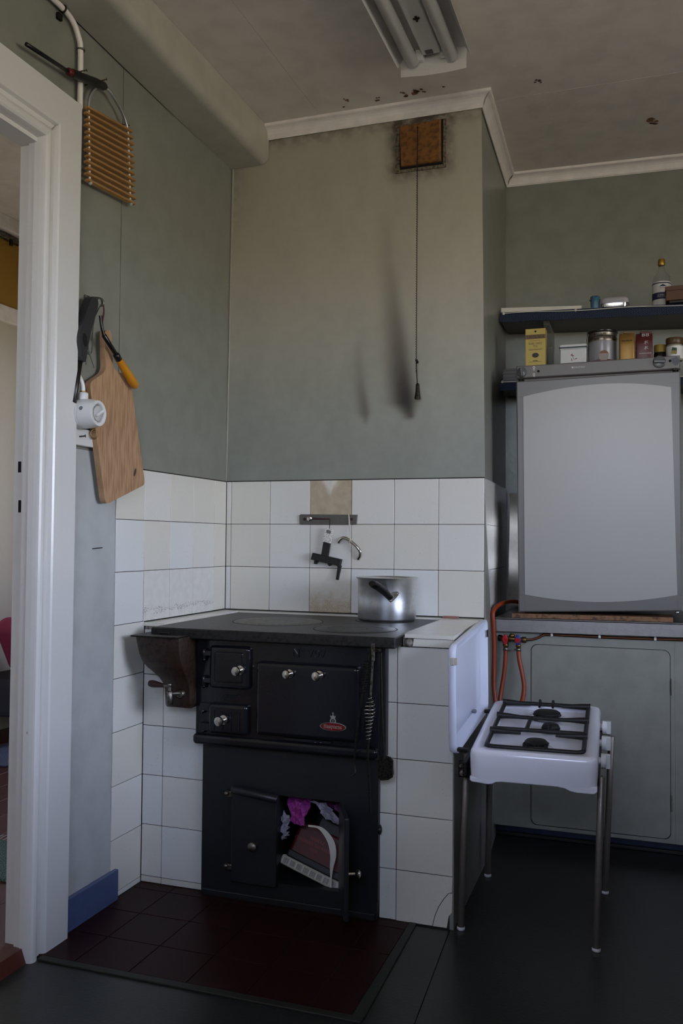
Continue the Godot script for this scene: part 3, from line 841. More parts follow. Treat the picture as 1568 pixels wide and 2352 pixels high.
func wood_stove() -> void:
	var s := thing("wood_stove", "black cast-iron wood-burning kitchen stove with an oven and small doors", "stove", V(0.475, 0, 0.3))
	var b := MB.new()
	# lower body with its open compartment
	var zf := 0.545
	b.box(V(0.208, 0.0, 0.05), V(0.443, 0.43, zf)); b.box(V(0.626, 0.0, 0.05), V(0.7325, 0.43, zf))
	b.box(V(0.443, 0.0, 0.05), V(0.626, 0.062, zf)); b.box(V(0.443, 0.303, 0.05), V(0.626, 0.43, zf)); b.box(V(0.443, 0.062, 0.05), V(0.626, 0.303, 0.25))
	b.box(V(0.21, 0.43, 0.05), V(0.7325, 0.728, 0.54))
	part(s, "body", b, M.cast_iron)
	b = MB.new(); b.rb(V(0.212, 0.0, 0.54), V(0.728, 0.02, 0.552), 0.003); part(s, "plinth", b, M.cast_iron)
	# upper front plate and its bottom moulding
	b = MB.new(); b.rb(V(0.195, 0.452, 0.535), V(0.742, 0.731, 0.570), 0.006, 2); part(s, "front_panel", b, M.enamel_black)
	b = MB.new(); b.rb(V(0.192, 0.432, 0.535), V(0.742, 0.462, 0.583), 0.011, 3); part(s, "moulding", b, M.enamel_black)
	b = MB.new(); b.rb(V(0.735, 0.437, 0.53), V(0.757, 0.731, 0.556), 0.004); b.box(V(0.7315, 0.05, 0.533), V(0.7345, 0.43, 0.546)); part(s, "corner_post", b, M.cast_iron)
	b = MB.new(); b.ball(V(0.737, 0.24, 0.540), V(0.006, 0.014, 0.008)); part(s, "bolt_head", b, M.cast_iron)
	# hob plate with two ringed openings
	b = MB.new(); b.rb(V(0.067, 0.731, 0.036), V(0.795, 0.7605, 0.606), 0.005, 2); var hob := part(s, "hob_plate", b, M.hob_iron)
	b = MB.new(); b.box(V(0.175, 0.7308, 0.6055), V(0.176, 0.757, 0.6067)); part(hob, "plate_joint", b, M.dark)
	for r in [[0.335, 0.305, 0.138], [0.628, 0.43, 0.118], [0.63, 0.14, 0.09]]:
		var p := [Vector2(0, 0.0010), Vector2(r[2] * 0.30, 0.0010), Vector2(r[2] * 0.305, 0.0002), Vector2(r[2] * 0.32, 0.0002), Vector2(r[2] * 0.325, 0.0012), Vector2(r[2] * 0.66, 0.0012), Vector2(r[2] * 0.665, 0.0002), Vector2(r[2] * 0.68, 0.0002), Vector2(r[2] * 0.685, 0.0012), Vector2(r[2] * 0.985, 0.0012), Vector2(r[2], 0.0)]
		b = MB.new(); b.lathe(Transform3D(Basis(), V(r[0], 0.7604, r[1])), p, 40)
		part(hob, "cooking_ring", b, M.hob_worn if r[0] < 0.4 else M.hob_iron)
		b = MB.new(); b.lathe(Transform3D(Basis(), V(r[0], 0.7604, r[1])), [Vector2(r[2], 0.0), Vector2(r[2], 0.0005), Vector2(r[2] + 0.003, 0.0005), Vector2(r[2] + 0.003, 0.0)], 40)
		part(hob, "ring_gap", b, M.dark)
	# firebox door: cushion-shaped, hinged on the left
	b = MB.new(); b.rb(V(0.243, 0.594, 0.560), V(0.370, 0.714, 0.586), 0.012, 3)
	var d := part(s, "firebox_door", b, M.enamel_black)
	b = MB.new(); b.rb(V(0.262, 0.612, 0.57), V(0.352, 0.698, 0.5895), 0.006, 2); part(d, "door_cushion", b, M.enamel_black)
	knob(d, "knob", V(0.345, 0.650, 0.588), V(-0.1, 0, 1).normalized(), 0.0135, 0.032)
	for y in [0.690, 0.614]:
		b = MB.new(); b.cyl(V(0.226, y - 0.016, 0.579), V(0.226, y + 0.012, 0.579), 0.007, 10, 0.001); b.rb(V(0.222, y - 0.006, 0.573), V(0.250, y + 0.008, 0.585), 0.002); b.ball(V(0.226, y - 0.018, 0.579), V(0.005, 0.006, 0.005), 8)
		part(d, "hinge", b, M.enamel_black)
	# air slot
	b = MB.new(); b.box(V(0.293, 0.567, 0.569), V(0.327, 0.577, 0.5712)); var sl := part(s, "air_slot", b, M.dark)
	b = MB.new(); b.rb(V(0.289, 0.577, 0.569), V(0.331, 0.581, 0.574), 0.001); b.rb(V(0.289, 0.563, 0.569), V(0.331, 0.567, 0.574), 0.001); part(sl, "slot_rim", b, M.enamel_black)
	# ash door with a vent slide
	b = MB.new(); b.rb(V(0.243, 0.467, 0.560), V(0.366, 0.553, 0.588), 0.012, 3)
	d = part(s, "ash_door", b, M.enamel_black)
	b = MB.new()
	for i in 4: b.rb(V(0.262 + 0.026 * i, 0.478, 0.585), V(0.266 + 0.026 * i, 0.534, 0.591), 0.001)
	part(d, "vent_rib", b, M.enamel_black)
	knob(d, "knob", V(0.296, 0.509, 0.588), V(-0.12, 0, 1).normalized(), 0.014, 0.034)
	for y in [0.540, 0.484]:
		b = MB.new(); b.rb(V(0.214, y - 0.012, 0.568), V(0.25, y + 0.010, 0.583), 0.003, 2); b.ball(V(0.224, y - 0.014, 0.578), V(0.006, 0.007, 0.006), 8); part(d, "hinge", b, M.enamel_black)
	# oven door
	b = MB.new(); b.rb(V(0.390, 0.474, 0.560), V(0.690, 0.677, 0.590), 0.013, 3)
	d = part(s, "oven_door", b, M.enamel_black)
	knob(d, "knob", V(0.494, 0.649, 0.589), V(-0.15, 0, 1).normalized(), 0.012, 0.026)
	knob(d, "knob", V(0.580, 0.649, 0.589), V(-0.15, 0, 1).normalized(), 0.013, 0.026)
	b = MB.new(); b.lathe(Transform3D(Basis(V(0.0365, 0, 0), V(0, 0, 0.001), V(0, 0.0105, 0)), V(0.6195, 0.5145, 0.589)), [Vector2(0, 3.2), Vector2(0.90, 3.2), Vector2(1, 2.2), Vector2(1, 0)], 32)
	var bd := part(d, "maker_badge", b, M.badge_red, "oval red badge with pale rim and lettering")
	b = MB.new(); b.lathe(Transform3D(Basis(V(0.0375, 0, 0), V(0, 0, 0.001), V(0, 0.0115, 0)), V(0.6195, 0.5145, 0.589)), [Vector2(0.92, 3.0), Vector2(0.94, 3.6), Vector2(0.99, 3.4), Vector2(1, 0)], 32); part(d, "badge_rim", b, M.badge_pale)
	words(d, "badge_lettering", "Husqvarna", V(0.6195, 0.5135, 0.592), Basis(), 0.0125, 0.051, M.badge_pale, 0.001, true)
	b = MB.new()
	b.lathe(Transform3D(Basis(V(0.0085, 0, 0), V(0, 0, 0.001), V(0, 0.0085, 0)), V(0.6195, 0.530, 0.589)), [Vector2(0.62, 2), Vector2(0.66, 3), Vector2(0.95, 3), Vector2(1, 0)], 20)
	b.prism(Transform3D(Basis(), V(0.6195, 0.5375, 0.589)), PackedVector2Array([Vector2(-0.006, 0), Vector2(0.006, 0), Vector2(0.008, 0.007), Vector2(0.004, 0.0045), Vector2(0, 0.010), Vector2(-0.004, 0.0045), Vector2(-0.008, 0.007)]), 0.0025)
	b.box(V(0.6187, 0.547, 0.589), V(0.6203, 0.553, 0.5915)); b.box(V(0.6172, 0.549, 0.589), V(0.6218, 0.5505, 0.5915))
	part(d, "crown_emblem", b, M.badge_pale)
	words(d, "emblem_lettering", "H", V(0.6195, 0.530, 0.590), Basis(), 0.006, 0.004, M.badge_pale, 0.0015, true)
	words(s, "cast_lettering", "Nº 797", V(0.541, 0.7035, 0.5695), Basis(), 0.022, 0.098, M.enamel_black, 0.004, true)
	b = MB.new(); b.rb(V(0.47, 0.463, 0.569), V(0.61, 0.472, 0.578), 0.002); b.ball(V(0.565, 0.4665, 0.579), V(0.005, 0.004, 0.004)); b.ball(V(0.58, 0.4665, 0.579), V(0.005, 0.004, 0.004)); part(s, "damper_slide", b, M.enamel_black)
	# lower doors: the left one shut, the right one swung open
	b = MB.new(); b.rb(V(0.308, 0.052, 0.543), V(0.447, 0.300, 0.562), 0.005, 2)
	d = part(s, "store_door", b, M.cast_iron, "left lower door, shut")
	b = MB.new(); b.lathe(MB.along(V(0.383, 0.165, 0.562), V(0.383, 0.165, 0.59)), [Vector2(0, 0), Vector2(0.006, 0), Vector2(0.005, 0.014), Vector2(0.012, 0.018), Vector2(0.013, 0.023), Vector2(0.008, 0.028), Vector2(0, 0.029)], 16); part(d, "knob", b, M.steel_dull)
	b = MB.new(); b.cyl(V(0.312, 0.312, 0.566), V(0.452, 0.297, 0.566), 0.011, 14, 0.002); part(d, "rolled_top", b, M.cast_iron)
	for y in [0.296, 0.094]:
		b = MB.new(); b.rb(V(0.287, y - 0.010, 0.546), V(0.312, y + 0.008, 0.562), 0.004, 2); b.ball(V(0.294, y + 0.002, 0.563), V(0.008, 0.007, 0.006), 10); part(d, "hinge", b, M.steel_dull)
	var dirv := V(0.055, 0, 0.115).normalized()
	var nrm := V(dirv.z, 0, -dirv.x)
	b = MB.new(); b.rbox(Transform3D(Basis(dirv, Vector3.UP, dirv.cross(Vector3.UP)), V(0.631, 0.172, 0.552) + dirv * 0.068), V(0.135, 0.262, 0.012), 0.004, 2)
	d = part(s, "store_door", b, M.cast_iron, "right lower door, swung open")
	var kp := V(0.631, 0.150, 0.552) + dirv * 0.10 + nrm * 0.006
	b = MB.new(); b.lathe(MB.along(kp, kp + nrm), [Vector2(0, 0), Vector2(0.005, 0), Vector2(0.005, 0.02), Vector2(0.012, 0.025), Vector2(0.013, 0.03), Vector2(0.008, 0.035), Vector2(0, 0.036)], 16); part(d, "knob", b, M.chrome)
	b = MB.new(); b.rb(V(0.72, 0.721, 0.600), V(0.748, 0.731, 0.612), 0.002); b.cyl(V(0.752, 0.727, 0.60), V(0.752, 0.727, 0.616), 0.005, 10, 0.001); part(s, "tool_rail", b, M.steel_dark)
	# what has been stuffed into the open compartment
	var c := thing("wine_carton", "crushed dark red wine carton with pale barcoded edge, in the stove's compartment", "carton", V(0.53, 0.063, 0.42))
	var t := Transform3D(Basis(V(0, 0, 1), -0.33) * Basis(V(1, 0, 0), -0.35), V(0.555, 0.135, 0.46))
	b = MB.new(); b.rbox(t, V(0.185, 0.105, 0.07), 0.012, 2); part(c, "carton_face", b, M.carton_red)
	b = MB.new(); b.rbox(t * Transform3D(Basis(), V(0, -0.043, 0.002)), V(0.187, 0.022, 0.071), 0.006, 2); part(c, "carton_band", b, M.carton_black)
	b = MB.new(); b.rbox(t * Transform3D(Basis(), V(-0.01, -0.066, 0.004)), V(0.185, 0.026, 0.07), 0.006, 2); var band := part(c, "carton_edge", b, M.carton_pale)
	b = MB.new(); b.rbox(t * Transform3D(Basis(), V(0.01, 0.062, 0.0)), V(0.12, 0.05, 0.06), 0.012, 2); part(c, "carton_top", b, M.carton_black)
	var tx := [["SHIRAZ", 0.018, 0.045], ["CABERNET SAUVIGNON", 0.004, 0.125], ["2010", -0.010, 0.024]]
	for w in tx: words(c, "lettering", w[0], t * V(-0.026, w[1], 0.0352), t.basis, 0.008, w[2], _m("print_red", Color(0.55, 0.22, 0.18), 0.5), 0.0006, true)
	b = MB.new()
	rng.seed = 77
	for g in 8:
		for i in 6:
			b.rbox(t * Transform3D(Basis(), V(-0.092 + 0.021 * g + 0.0026 * i, -0.066, 0.0392)), V(0.0008 + 0.0008 * rng.randf(), 0.015, 0.0008), 0.0002, 1)
	part(band, "small_print", b, M.print_grey)
	sheet("pink_paper", "crumpled pink paper stuffed in at the top of the stove's compartment", "paper", [V(0.452, 0.300, 0.505), V(0.530, 0.300, 0.505), V(0.520, 0.225, 0.538), V(0.480, 0.228, 0.534)], 9, 8, 0.012, M.paper_pink, 5)
	sheet("purple_paper", "dull purple paper behind the grey bag in the stove's compartment", "paper", [V(0.526, 0.302, 0.47), V(0.624, 0.302, 0.48), V(0.622, 0.262, 0.51), V(0.560, 0.280, 0.49)], 8, 6, 0.010, M.paper_purple, 6)
	sheet("plastic_bag", "creased pale grey plastic bag at the right of the stove's compartment", "bag", [V(0.528, 0.284, 0.50), V(0.575, 0.288, 0.515), V(0.623, 0.232, 0.52), V(0.585, 0.250, 0.535)], 10, 8, 0.012, M.bag_grey, 8)
	sheet("tissue", "crumpled white tissue tucked at the left edge of the stove's compartment", "paper", [V(0.446, 0.252, 0.515), V(0.468, 0.240, 0.525), V(0.470, 0.195, 0.528), V(0.447, 0.172, 0.520)], 6, 9, 0.010, M.bag_grey, 9)
	sheet("dark_bag", "crumpled black bag filling the compartment behind the wine carton", "bag", [V(0.450, 0.285, 0.36), V(0.620, 0.285, 0.36), V(0.620, 0.08, 0.36), V(0.450, 0.08, 0.36)], 14, 14, 0.022, M.carton_black, 15)
	b = MB.new()
	var rp := smooth_path([V(0.530, 0.226, 0.535), V(0.568, 0.224, 0.540), V(0.597, 0.196, 0.542), V(0.606, 0.160, 0.542), V(0.601, 0.120, 0.540), V(0.598, 0.068, 0.538)], 6)
	var ra := []
	for i in rp.size():
		var tg: Vector3 = (rp[mini(i + 1, rp.size() - 1)] - rp[maxi(i - 1, 0)]).normalized()
		var sd := tg.cross(V(0.35, 0.1, 0.93)).normalized() * (0.0025 + 0.0065 * sin(PI * clampf((i - 4) / 22.0, 0, 1)))
		ra.append([rp[i] - sd, rp[i] + sd, rp[i] + sd + V(0, 0, -0.0008), rp[i] - sd + V(0, 0, -0.0008)])
	b.skin(ra, true, true, true)
	solo("paper_ribbon", b, M.string_white, "curled white paper ribbon hanging over the red wine carton", "ribbon", V(0.58, 0.063, 0.54))

func sheet(called: String, label: String, cat: String, c: Array, nx: int, ny: int, amp: float, m: Material, sd: int) -> void:
	# a crumpled sheet between four corners, faceted like creased paper, with a back face a little behind
	rng.seed = sd * 101
	var P := []
	var out: Vector3 = (c[1] - c[0]).cross(c[3] - c[0]).normalized()
	if out.z < 0: out = -out
	for j in ny + 1:
		var row := []
		for i in nx + 1:
			var u := float(i) / nx
			var v := float(j) / ny
			var q: Vector3 = c[0].lerp(c[1], u).lerp(c[3].lerp(c[2], u), v)
			q += out * amp * rng.randf_range(-1, 1) + V(rng.randf_range(-1, 1), rng.randf_range(-1, 1), 0) * amp * 0.3
			row.append(q)
		P.append(row)
	var b := MB.new()
	for j in ny:
		for i in nx:
			for k in 2:
				var o := -out * 0.0006 * k
				var s := out * (1.0 if k == 0 else -1.0)
				if (i + j) % 2 == 0:
					b.flat([P[j][i] + o, P[j][i + 1] + o, P[j + 1][i + 1] + o], s); b.flat([P[j][i] + o, P[j + 1][i + 1] + o, P[j + 1][i] + o], s)
				else:
					b.flat([P[j][i] + o, P[j][i + 1] + o, P[j + 1][i] + o], s); b.flat([P[j][i + 1] + o, P[j + 1][i + 1] + o, P[j + 1][i] + o], s)
	solo(called, b, m, label, cat, (c[2] + c[3]) / 2.0)

func tank_and_tools() -> void:
	# hot-water tank beside the stove, curved in towards its foot
	var t := thing("water_tank", "brown metal hot-water tank with a tap, left of the black stove", "tank", V(0.13, 0.535, 0.6))
	var sec := [[0.738, 0.052, 0.193, 0.662], [0.715, 0.056, 0.193, 0.661], [0.690, 0.060, 0.193, 0.657], [0.668, 0.066, 0.194, 0.650], [0.650, 0.078, 0.195, 0.641], [0.635, 0.093, 0.195, 0.631], [0.620, 0.104, 0.196, 0.620], [0.603, 0.111, 0.196, 0.611], [0.585, 0.114, 0.197, 0.606], [0.540, 0.116, 0.198, 0.603], [0.536, 0.118, 0.197, 0.601]]
	var rings := []
	for q in sec: rings.append([V(q[1], q[0], 0.534), V(q[2], q[0], 0.534), V(q[2], q[0], q[3] - 0.004), V(q[2] - 0.004, q[0], q[3]), V(q[1] + 0.004, q[0], q[3]), V(q[1], q[0], q[3] - 0.004)])
	var b := MB.new(); b.skin(rings, true, true, true); part(t, "tank_body", b, M.tank_brown)
	b = MB.new(); b.rb(V(0.042, 0.738, 0.53), V(0.193, 0.742, 0.671), 0.001); var lid := part(t, "tank_lid", b, M.steel_dark)
	b = MB.new(); b.rb(V(0.105, 0.742, 0.615), V(0.135, 0.748, 0.622), 0.002); b.cyl(V(0.12, 0.742, 0.60), V(0.12, 0.752, 0.60), 0.006, 12, 0.001); part(lid, "lid_catch", b, M.steel_dark)
	# tap
	b = MB.new(); b.lathe(MB.along(V(0.168, 0.576, 0.600), V(0.168, 0.576, 0.62)), [Vector2(0, 0), Vector2(0.013, 0), Vector2(0.013, 0.010), Vector2(0.010, 0.014), Vector2(0, 0.014)], 18); var tap := part(t, "tap", b, M.steel_dull)
	b = MB.new(); b.cyl(V(0.168, 0.578, 0.612), V(0.145, 0.578, 0.628), 0.006, 10); b.cyl(V(0.145, 0.546, 0.628), V(0.145, 0.586, 0.628), 0.0095, 14, 0.002); b.cyl(V(0.145, 0.586, 0.628), V(0.145, 0.600, 0.628), 0.005, 10); part(tap, "spout", b, M.steel_dull)
	b = MB.new(); b.ball(V(0.146, 0.603, 0.630), V(0.007, 0.006, 0.007), 10); b.tube([V(0.146, 0.601, 0.630), V(0.125, 0.600, 0.630)], [0.004, 0.0045], 8); part(tap, "tap_stem", b, M.steel_dull)
	b = MB.new(); b.lathe(MB.along(V(0.128, 0.600, 0.630), V(0.078, 0.604, 0.630)), [Vector2(0, 0), Vector2(0.0055, 0), Vector2(0.007, 0.010), Vector2(0.010, 0.030), Vector2(0.0105, 0.040), Vector2(0.008, 0.048), Vector2(0, 0.051)], 14); part(tap, "tap_handle", b, M.wood_dark, "dark wooden tap handle")
	# poker with a coiled grip (dark), fire tool with a bright coil, ash shovel
	var coil := func(p0: Vector3, p1: Vector3, turns: float, rad: Array, w: float) -> MB:
		var mb := MB.new()
		var pts := []
		var k := int(turns * 12)
		for i in k + 1:
			var u := float(i) / k
			var a := TAU * turns * u
			var fr := u * (rad.size() - 1)
			var r := lerpf(rad[int(fr)], rad[mini(int(fr) + 1, rad.size() - 1)], fr - int(fr))
			pts.append(p0.lerp(p1, u) + V(cos(a) * r, 0, sin(a) * r))
		mb.tube(pts, w, 5)
		return mb
	var p := thing("poker", "dark iron poker with a coil grip, nearer the oven badge", "poker", V(0.69, 0.40, 0.6))
	b = MB.new(); b.tube([V(0.726, 0.728, 0.606), V(0.722, 0.705, 0.606), V(0.705, 0.610, 0.604), V(0.690, 0.50, 0.602), V(0.683, 0.425, 0.600), V(0.686, 0.412, 0.601), V(0.688, 0.405, 0.604), V(0.684, 0.397, 0.607), V(0.678, 0.395, 0.609)], 0.0028, 7); part(p, "rod", b, M.steel_dark)
	part(p, "coil_grip", coil.call(V(0.7195, 0.698, 0.606), V(0.706, 0.612, 0.604), 13.0, [0.006, 0.010, 0.011, 0.010, 0.008, 0.007], 0.0011), M.steel_dark)
	p = thing("fire_tool", "fire tool with a bright wire coil grip hung on the stove's right", "fire iron", V(0.73, 0.30, 0.61))
	b = MB.new()
	b.rbox(Transform3D(Basis(V(0, 0, 1), 0.03), V(0.7385, 0.722, 0.617)), V(0.009, 0.045, 0.003), 0.001, 1)
	b.rbox(Transform3D(Basis(V(0, 0, 1), -0.06), V(0.7345, 0.655, 0.614)), V(0.0055, 0.095, 0.0035), 0.001, 1)
	part(p, "flat_shank", b, M.steel_dull)
	b = MB.new(); b.tube([V(0.731, 0.612, 0.613), V(0.728, 0.55, 0.611), V(0.7245, 0.48, 0.610), V(0.7235, 0.44, 0.609), V(0.727, 0.38, 0.607), V(0.729, 0.30, 0.604)], 0.0034, 7); part(p, "rod", b, M.steel_dark)
	part(p, "coil_grip", coil.call(V(0.7305, 0.604, 0.613), V(0.7245, 0.488, 0.610), 12.0, [0.004, 0.0125, 0.0155, 0.013, 0.009, 0.008, 0.007, 0.005], 0.0011), M.chrome)
	p = thing("ash_shovel", "rusty dark ash shovel hanging low at the stove's right corner", "shovel", V(0.765, 0.385, 0.575))
	b = MB.new()
	var o := PackedVector2Array([Vector2(0.744, 0.388), Vector2(0.753, 0.383), Vector2(0.772, 0.386), Vector2(0.784, 0.394), Vector2(0.787, 0.404), Vector2(0.784, 0.440), Vector2(0.779, 0.446), Vector2(0.767, 0.449), Vector2(0.748, 0.447), Vector2(0.744, 0.442)])
	b.prism(Transform3D(Basis(), V(0, 0, 0.582)), o, 0.004, 0.0015); b.rb(V(0.782, 0.40, 0.582), V(0.786, 0.44, 0.592), 0.001); part(p, "blade", b, M.steel_dark)
	b = MB.new(); b.tube([V(0.752, 0.718, 0.592), V(0.754, 0.60, 0.588), V(0.759, 0.47, 0.586), V(0.762, 0.44, 0.587)], 0.003, 7); part(p, "handle", b, M.steel_dark)
	# saucepan
	var pot := thing("saucepan", "dented aluminium saucepan with a black handle standing on the stove top", "saucepan", V(0.632, 0.7617, 0.122))
	var cx := Transform3D(Basis(), V(0.632, 0.7617, 0.122))
	b = MB.new(); b.lathe(cx, [Vector2(0, 0), Vector2(0.084, 0), Vector2(0.0895, 0.003), Vector2(0.092, 0.009), Vector2(0.0925, 0.06), Vector2(0.093, 0.128), Vector2(0.0985, 0.1335), Vector2(0.099, 0.1355), Vector2(0.097, 0.1358), Vector2(0.0912, 0.130), Vector2(0.0908, 0.06), Vector2(0.0900, 0.010), Vector2(0.085, 0.005), Vector2(0, 0.005)], 56); part(pot, "pan_body", b, M.aluminium)
	var az := 0.40
	var nd := V(sin(az), 0, cos(az))
	var td := V(cos(az), 0, -sin(az))
	var c0 := V(0.632, 0.843, 0.122) + nd * 0.0925
	b = MB.new(); b.prism(Transform3D(Basis(td, Vector3.UP, nd), c0 - nd * 0.002), PackedVector2Array([Vector2(-0.024, 0.007), Vector2(-0.020, 0.012), Vector2(-0.004, 0.007), Vector2(0.010, 0.013), Vector2(0.022, 0.014), Vector2(0.027, 0.008), Vector2(0.022, 0.0), Vector2(0.006, -0.017), Vector2(0.0, -0.020), Vector2(-0.006, -0.015)]), 0.004, 0.001); var br := part(pot, "handle_bracket", b, M.steel_dull)
	for r in [[0.021, 0.008], [-0.019, 0.007], [0.0, -0.014]]:
		b = MB.new(); b.ball(c0 + td * r[0] + Vector3.UP * r[1] + nd * 0.002, V(0.003, 0.003, 0.003), 8); part(br, "rivet", b, M.chrome)
	var hd := V(-0.020, 0.046, 0.120).normalized()
	b = MB.new()
	var hr := []
	for i in 9:
		var u := i / 8.0
		var cc := c0 + V(-0.002, -0.003, 0) + hd * (0.002 + 0.130 * u) + V(0, 0.004 * sin(u * PI), 0)
		var w := lerpf(0.012, 0.017, u) * (0.7 if i == 8 else 1.0)
		var h := lerpf(0.010, 0.0115, u) * (0.7 if i == 8 else 1.0)
		var sx := hd.cross(Vector3.UP).normalized()
		var sy := sx.cross(hd).normalized()
		var ring := []
		for j in 12: ring.append(cc + sx * cos(TAU * j / 12) * w + sy * sin(TAU * j / 12) * h)
		hr.append(ring)
	b.skin(hr, true, true, true); part(pot, "pan_handle", b, M.bakelite)
	# rail above the stove, the two pan grippers on it
	var r := thing("hook_rail", "scuffed grey metal strip screwed across the tiles above the stove", "rail", V(0.389, 1.083, 0.004))
	b = MB.new(); b.prism(Transform3D(Basis(), V(0, 0, 0.0016)), PackedVector2Array([Vector2(0.284, 1.066), Vector2(0.49, 1.066), Vector2(0.493, 1.100), Vector2(0.288, 1.102), Vector2(0.283, 1.098)]), 0.006, 0.001); part(r, "strip", b, M.strip_metal)
	for x in [0.303, 0.4735]:
		b = MB.new(); b.lathe(Transform3D(Basis(V(1, 0, 0), V(0, 0, 1), V(0, -1, 0)), V(x, 1.0845, 0.0074)), [Vector2(0, 0.0012), Vector2(0.004, 0.0012), Vector2(0.0052, 0)], 12); part(r, "screw", b, M.rust)
	b = MB.new(); b.lathe(Transform3D(Basis(V(1, 0, 0), V(0, 0, 1), V(0, -1, 0)), V(0.3235, 1.087, 0.0074)), [Vector2(0, 0.010), Vector2(0.007, 0.010), Vector2(0.0095, 0.008), Vector2(0.009, 0.004), Vector2(0.004, 0)], 18); part(r, "knob", b, M.chrome)
	b = MB.new(); b.tube([V(0.330, 1.087, 0.011), V(0.36, 1.086, 0.010), V(0.395, 1.085, 0.0095)], [0.0035, 0.0030, 0.0020], 8); part(r, "slide_rod", b, M.rust)
	var g := thing("pan_gripper", "black pan gripper with a bare shiny metal grip end, below the rail", "gripper", V(0.39, 0.88, 0.003))
	var dwn := V(0.385 - 0.401, 0.960 - 1.053, 0).normalized()
	var rgt := V(-dwn.y, dwn.x, 0)
	var gb := Basis(rgt, -dwn, V(0, 0, 1))
	var gt := Transform3D(gb, V(0.3985, 1.053, 0.018))
	b = MB.new(); b.prism(gt, PackedVector2Array([Vector2(-0.0135, -0.095), Vector2(0.0135, -0.095), Vector2(0.0135, -0.004), Vector2(0.010, 0.0), Vector2(-0.011, 0.0), Vector2(-0.0135, -0.003)]), 0.004, 0.0012); part(g, "tang", b, _m("burnt_steel", Color(0.09, 0.085, 0.08), 0.5))
	var holey := PackedVector2Array([Vector2(-0.014, -0.048), Vector2(0.0145, -0.050), Vector2(0.0145, -0.005), Vector2(0.011, 0.001), Vector2(-0.011, 0.001), Vector2(-0.014, -0.003)])
	b = MB.new(); b.prism(gt * Transform3D(Basis(), V(0, 0, -0.0006)), holey, 0.0053, 0.001); var shiny := part(g, "bare_grip", b, mat("bright_steel", Color(0.95, 0.94, 0.92), 0.3, 0.3, M.grime, 20.0))
	b = MB.new(); b.prism(gt * Transform3D(Basis(), V(0, 0, 0.0046)), PackedVector2Array([Vector2(-0.008, -0.016), Vector2(0.006, -0.018), Vector2(0.010, -0.012), Vector2(0.007, -0.007), Vector2(-0.002, -0.005), Vector2(-0.009, -0.006)]), 0.0005); part(shiny, "hang_hole", b, _m("hole_grey", Color(0.42, 0.41, 0.39), 0.3))
	b = MB.new(); b.prism(gt * Transform3D(Basis(), V(0, 0, -0.008)), PackedVector2Array([Vector2(-0.047, -0.115), Vector2(0.060, -0.1185), Vector2(0.061, -0.095), Vector2(-0.044, -0.092)]), 0.016, 0.0015)
	b.prism(gt * Transform3D(Basis(), V(0, 0, -0.010)), PackedVector2Array([Vector2(0.051, -0.166), Vector2(0.060, -0.166), Vector2(0.062, -0.116), Vector2(0.045, -0.116), Vector2(0.050, -0.124)]), 0.008, 0.001)
	b.prism(gt * Transform3D(Basis(), V(0, 0, -0.010)), PackedVector2Array([Vector2(-0.037, -0.128), Vector2(-0.026, -0.128), Vector2(-0.020, -0.114), Vector2(-0.036, -0.114)]), 0.008, 0.001)
	b.cyl(gt * V(0.022, -0.119, -0.006), gt * V(0.022, -0.119, 0.004), 0.006, 10)
	part(g, "jaw", b, _m("burnt_steel", Color(0.09, 0.085, 0.08), 0.5))
	b = MB.new(); b.tube([V(0.397, 1.0835, 0.0115), V(0.3975, 1.065, 0.016), V(0.398, 1.045, 0.020)], 0.0012, 5); part(g, "hanging_wire", b, M.steel_dark)
	var hk := thing("lid_lifter", "curved nickel lid lifter hanging from the rail by a white cord", "handle", V(0.465, 0.95, 0.003))
	b = MB.new(); b.tube(smooth_path([V(0.428, 1.006, 0.006), V(0.434, 1.015, 0.012), V(0.446, 1.0215, 0.016), V(0.462, 1.018, 0.018), V(0.480, 1.006, 0.018), V(0.498, 0.990, 0.018), V(0.507, 0.975, 0.016), V(0.505, 0.963, 0.012), V(0.497, 0.951, 0.006)], 5), 0.0055, 12); part(hk, "curved_bar", b, M.chrome)
	b = MB.new()
	b.tube([V(0.4625, 1.102, 0.009), V(0.464, 1.085, 0.0095), V(0.467, 1.05, 0.014), V(0.474, 1.016, 0.020), V(0.478, 1.006, 0.025)], 0.0014, 5); b.tube([V(0.4635, 1.102, 0.009), V(0.4665, 1.08, 0.010), V(0.472, 1.045, 0.015), V(0.472, 1.014, 0.022)], 0.0014, 5)
	var lp := []
	for i in 10: lp.append(V(0.4725, 1.011, 0.018) + V(0.62, 0.78, 0).normalized() * 0.0075 * cos(TAU * i / 10) + V(0, 0, 1) * 0.0075 * sin(TAU * i / 10))
	b.tube(lp, 0.0016, 5, true); part(hk, "white_cord", b, M.string_white)
	# soot hatch with its pull chain
	var h := thing("vent_hatch", "rust-orange square vent hatch high on the chimney, with pull chain", "vent", V(0.703, 2.255, 0.0))
	b = MB.new(); b.rb(V(0.617, 2.250, -0.004), V(0.790, 2.412, 0.003), 0.001); part(h, "frame_plate", b, mat("hatch_frame", Color(0.45, 0.42, 0.35), 0.7, 0, M.grime, 8.0))
	b = MB.new(); b.prism(Transform3D(Basis(), V(0, 0, 0.002)), PackedVector2Array([Vector2(0.634, 2.259), Vector2(0.781, 2.259), Vector2(0.781, 2.409), Vector2(0.631, 2.405)]), 0.004); part(h, "shadow_gap", b, M.dark)
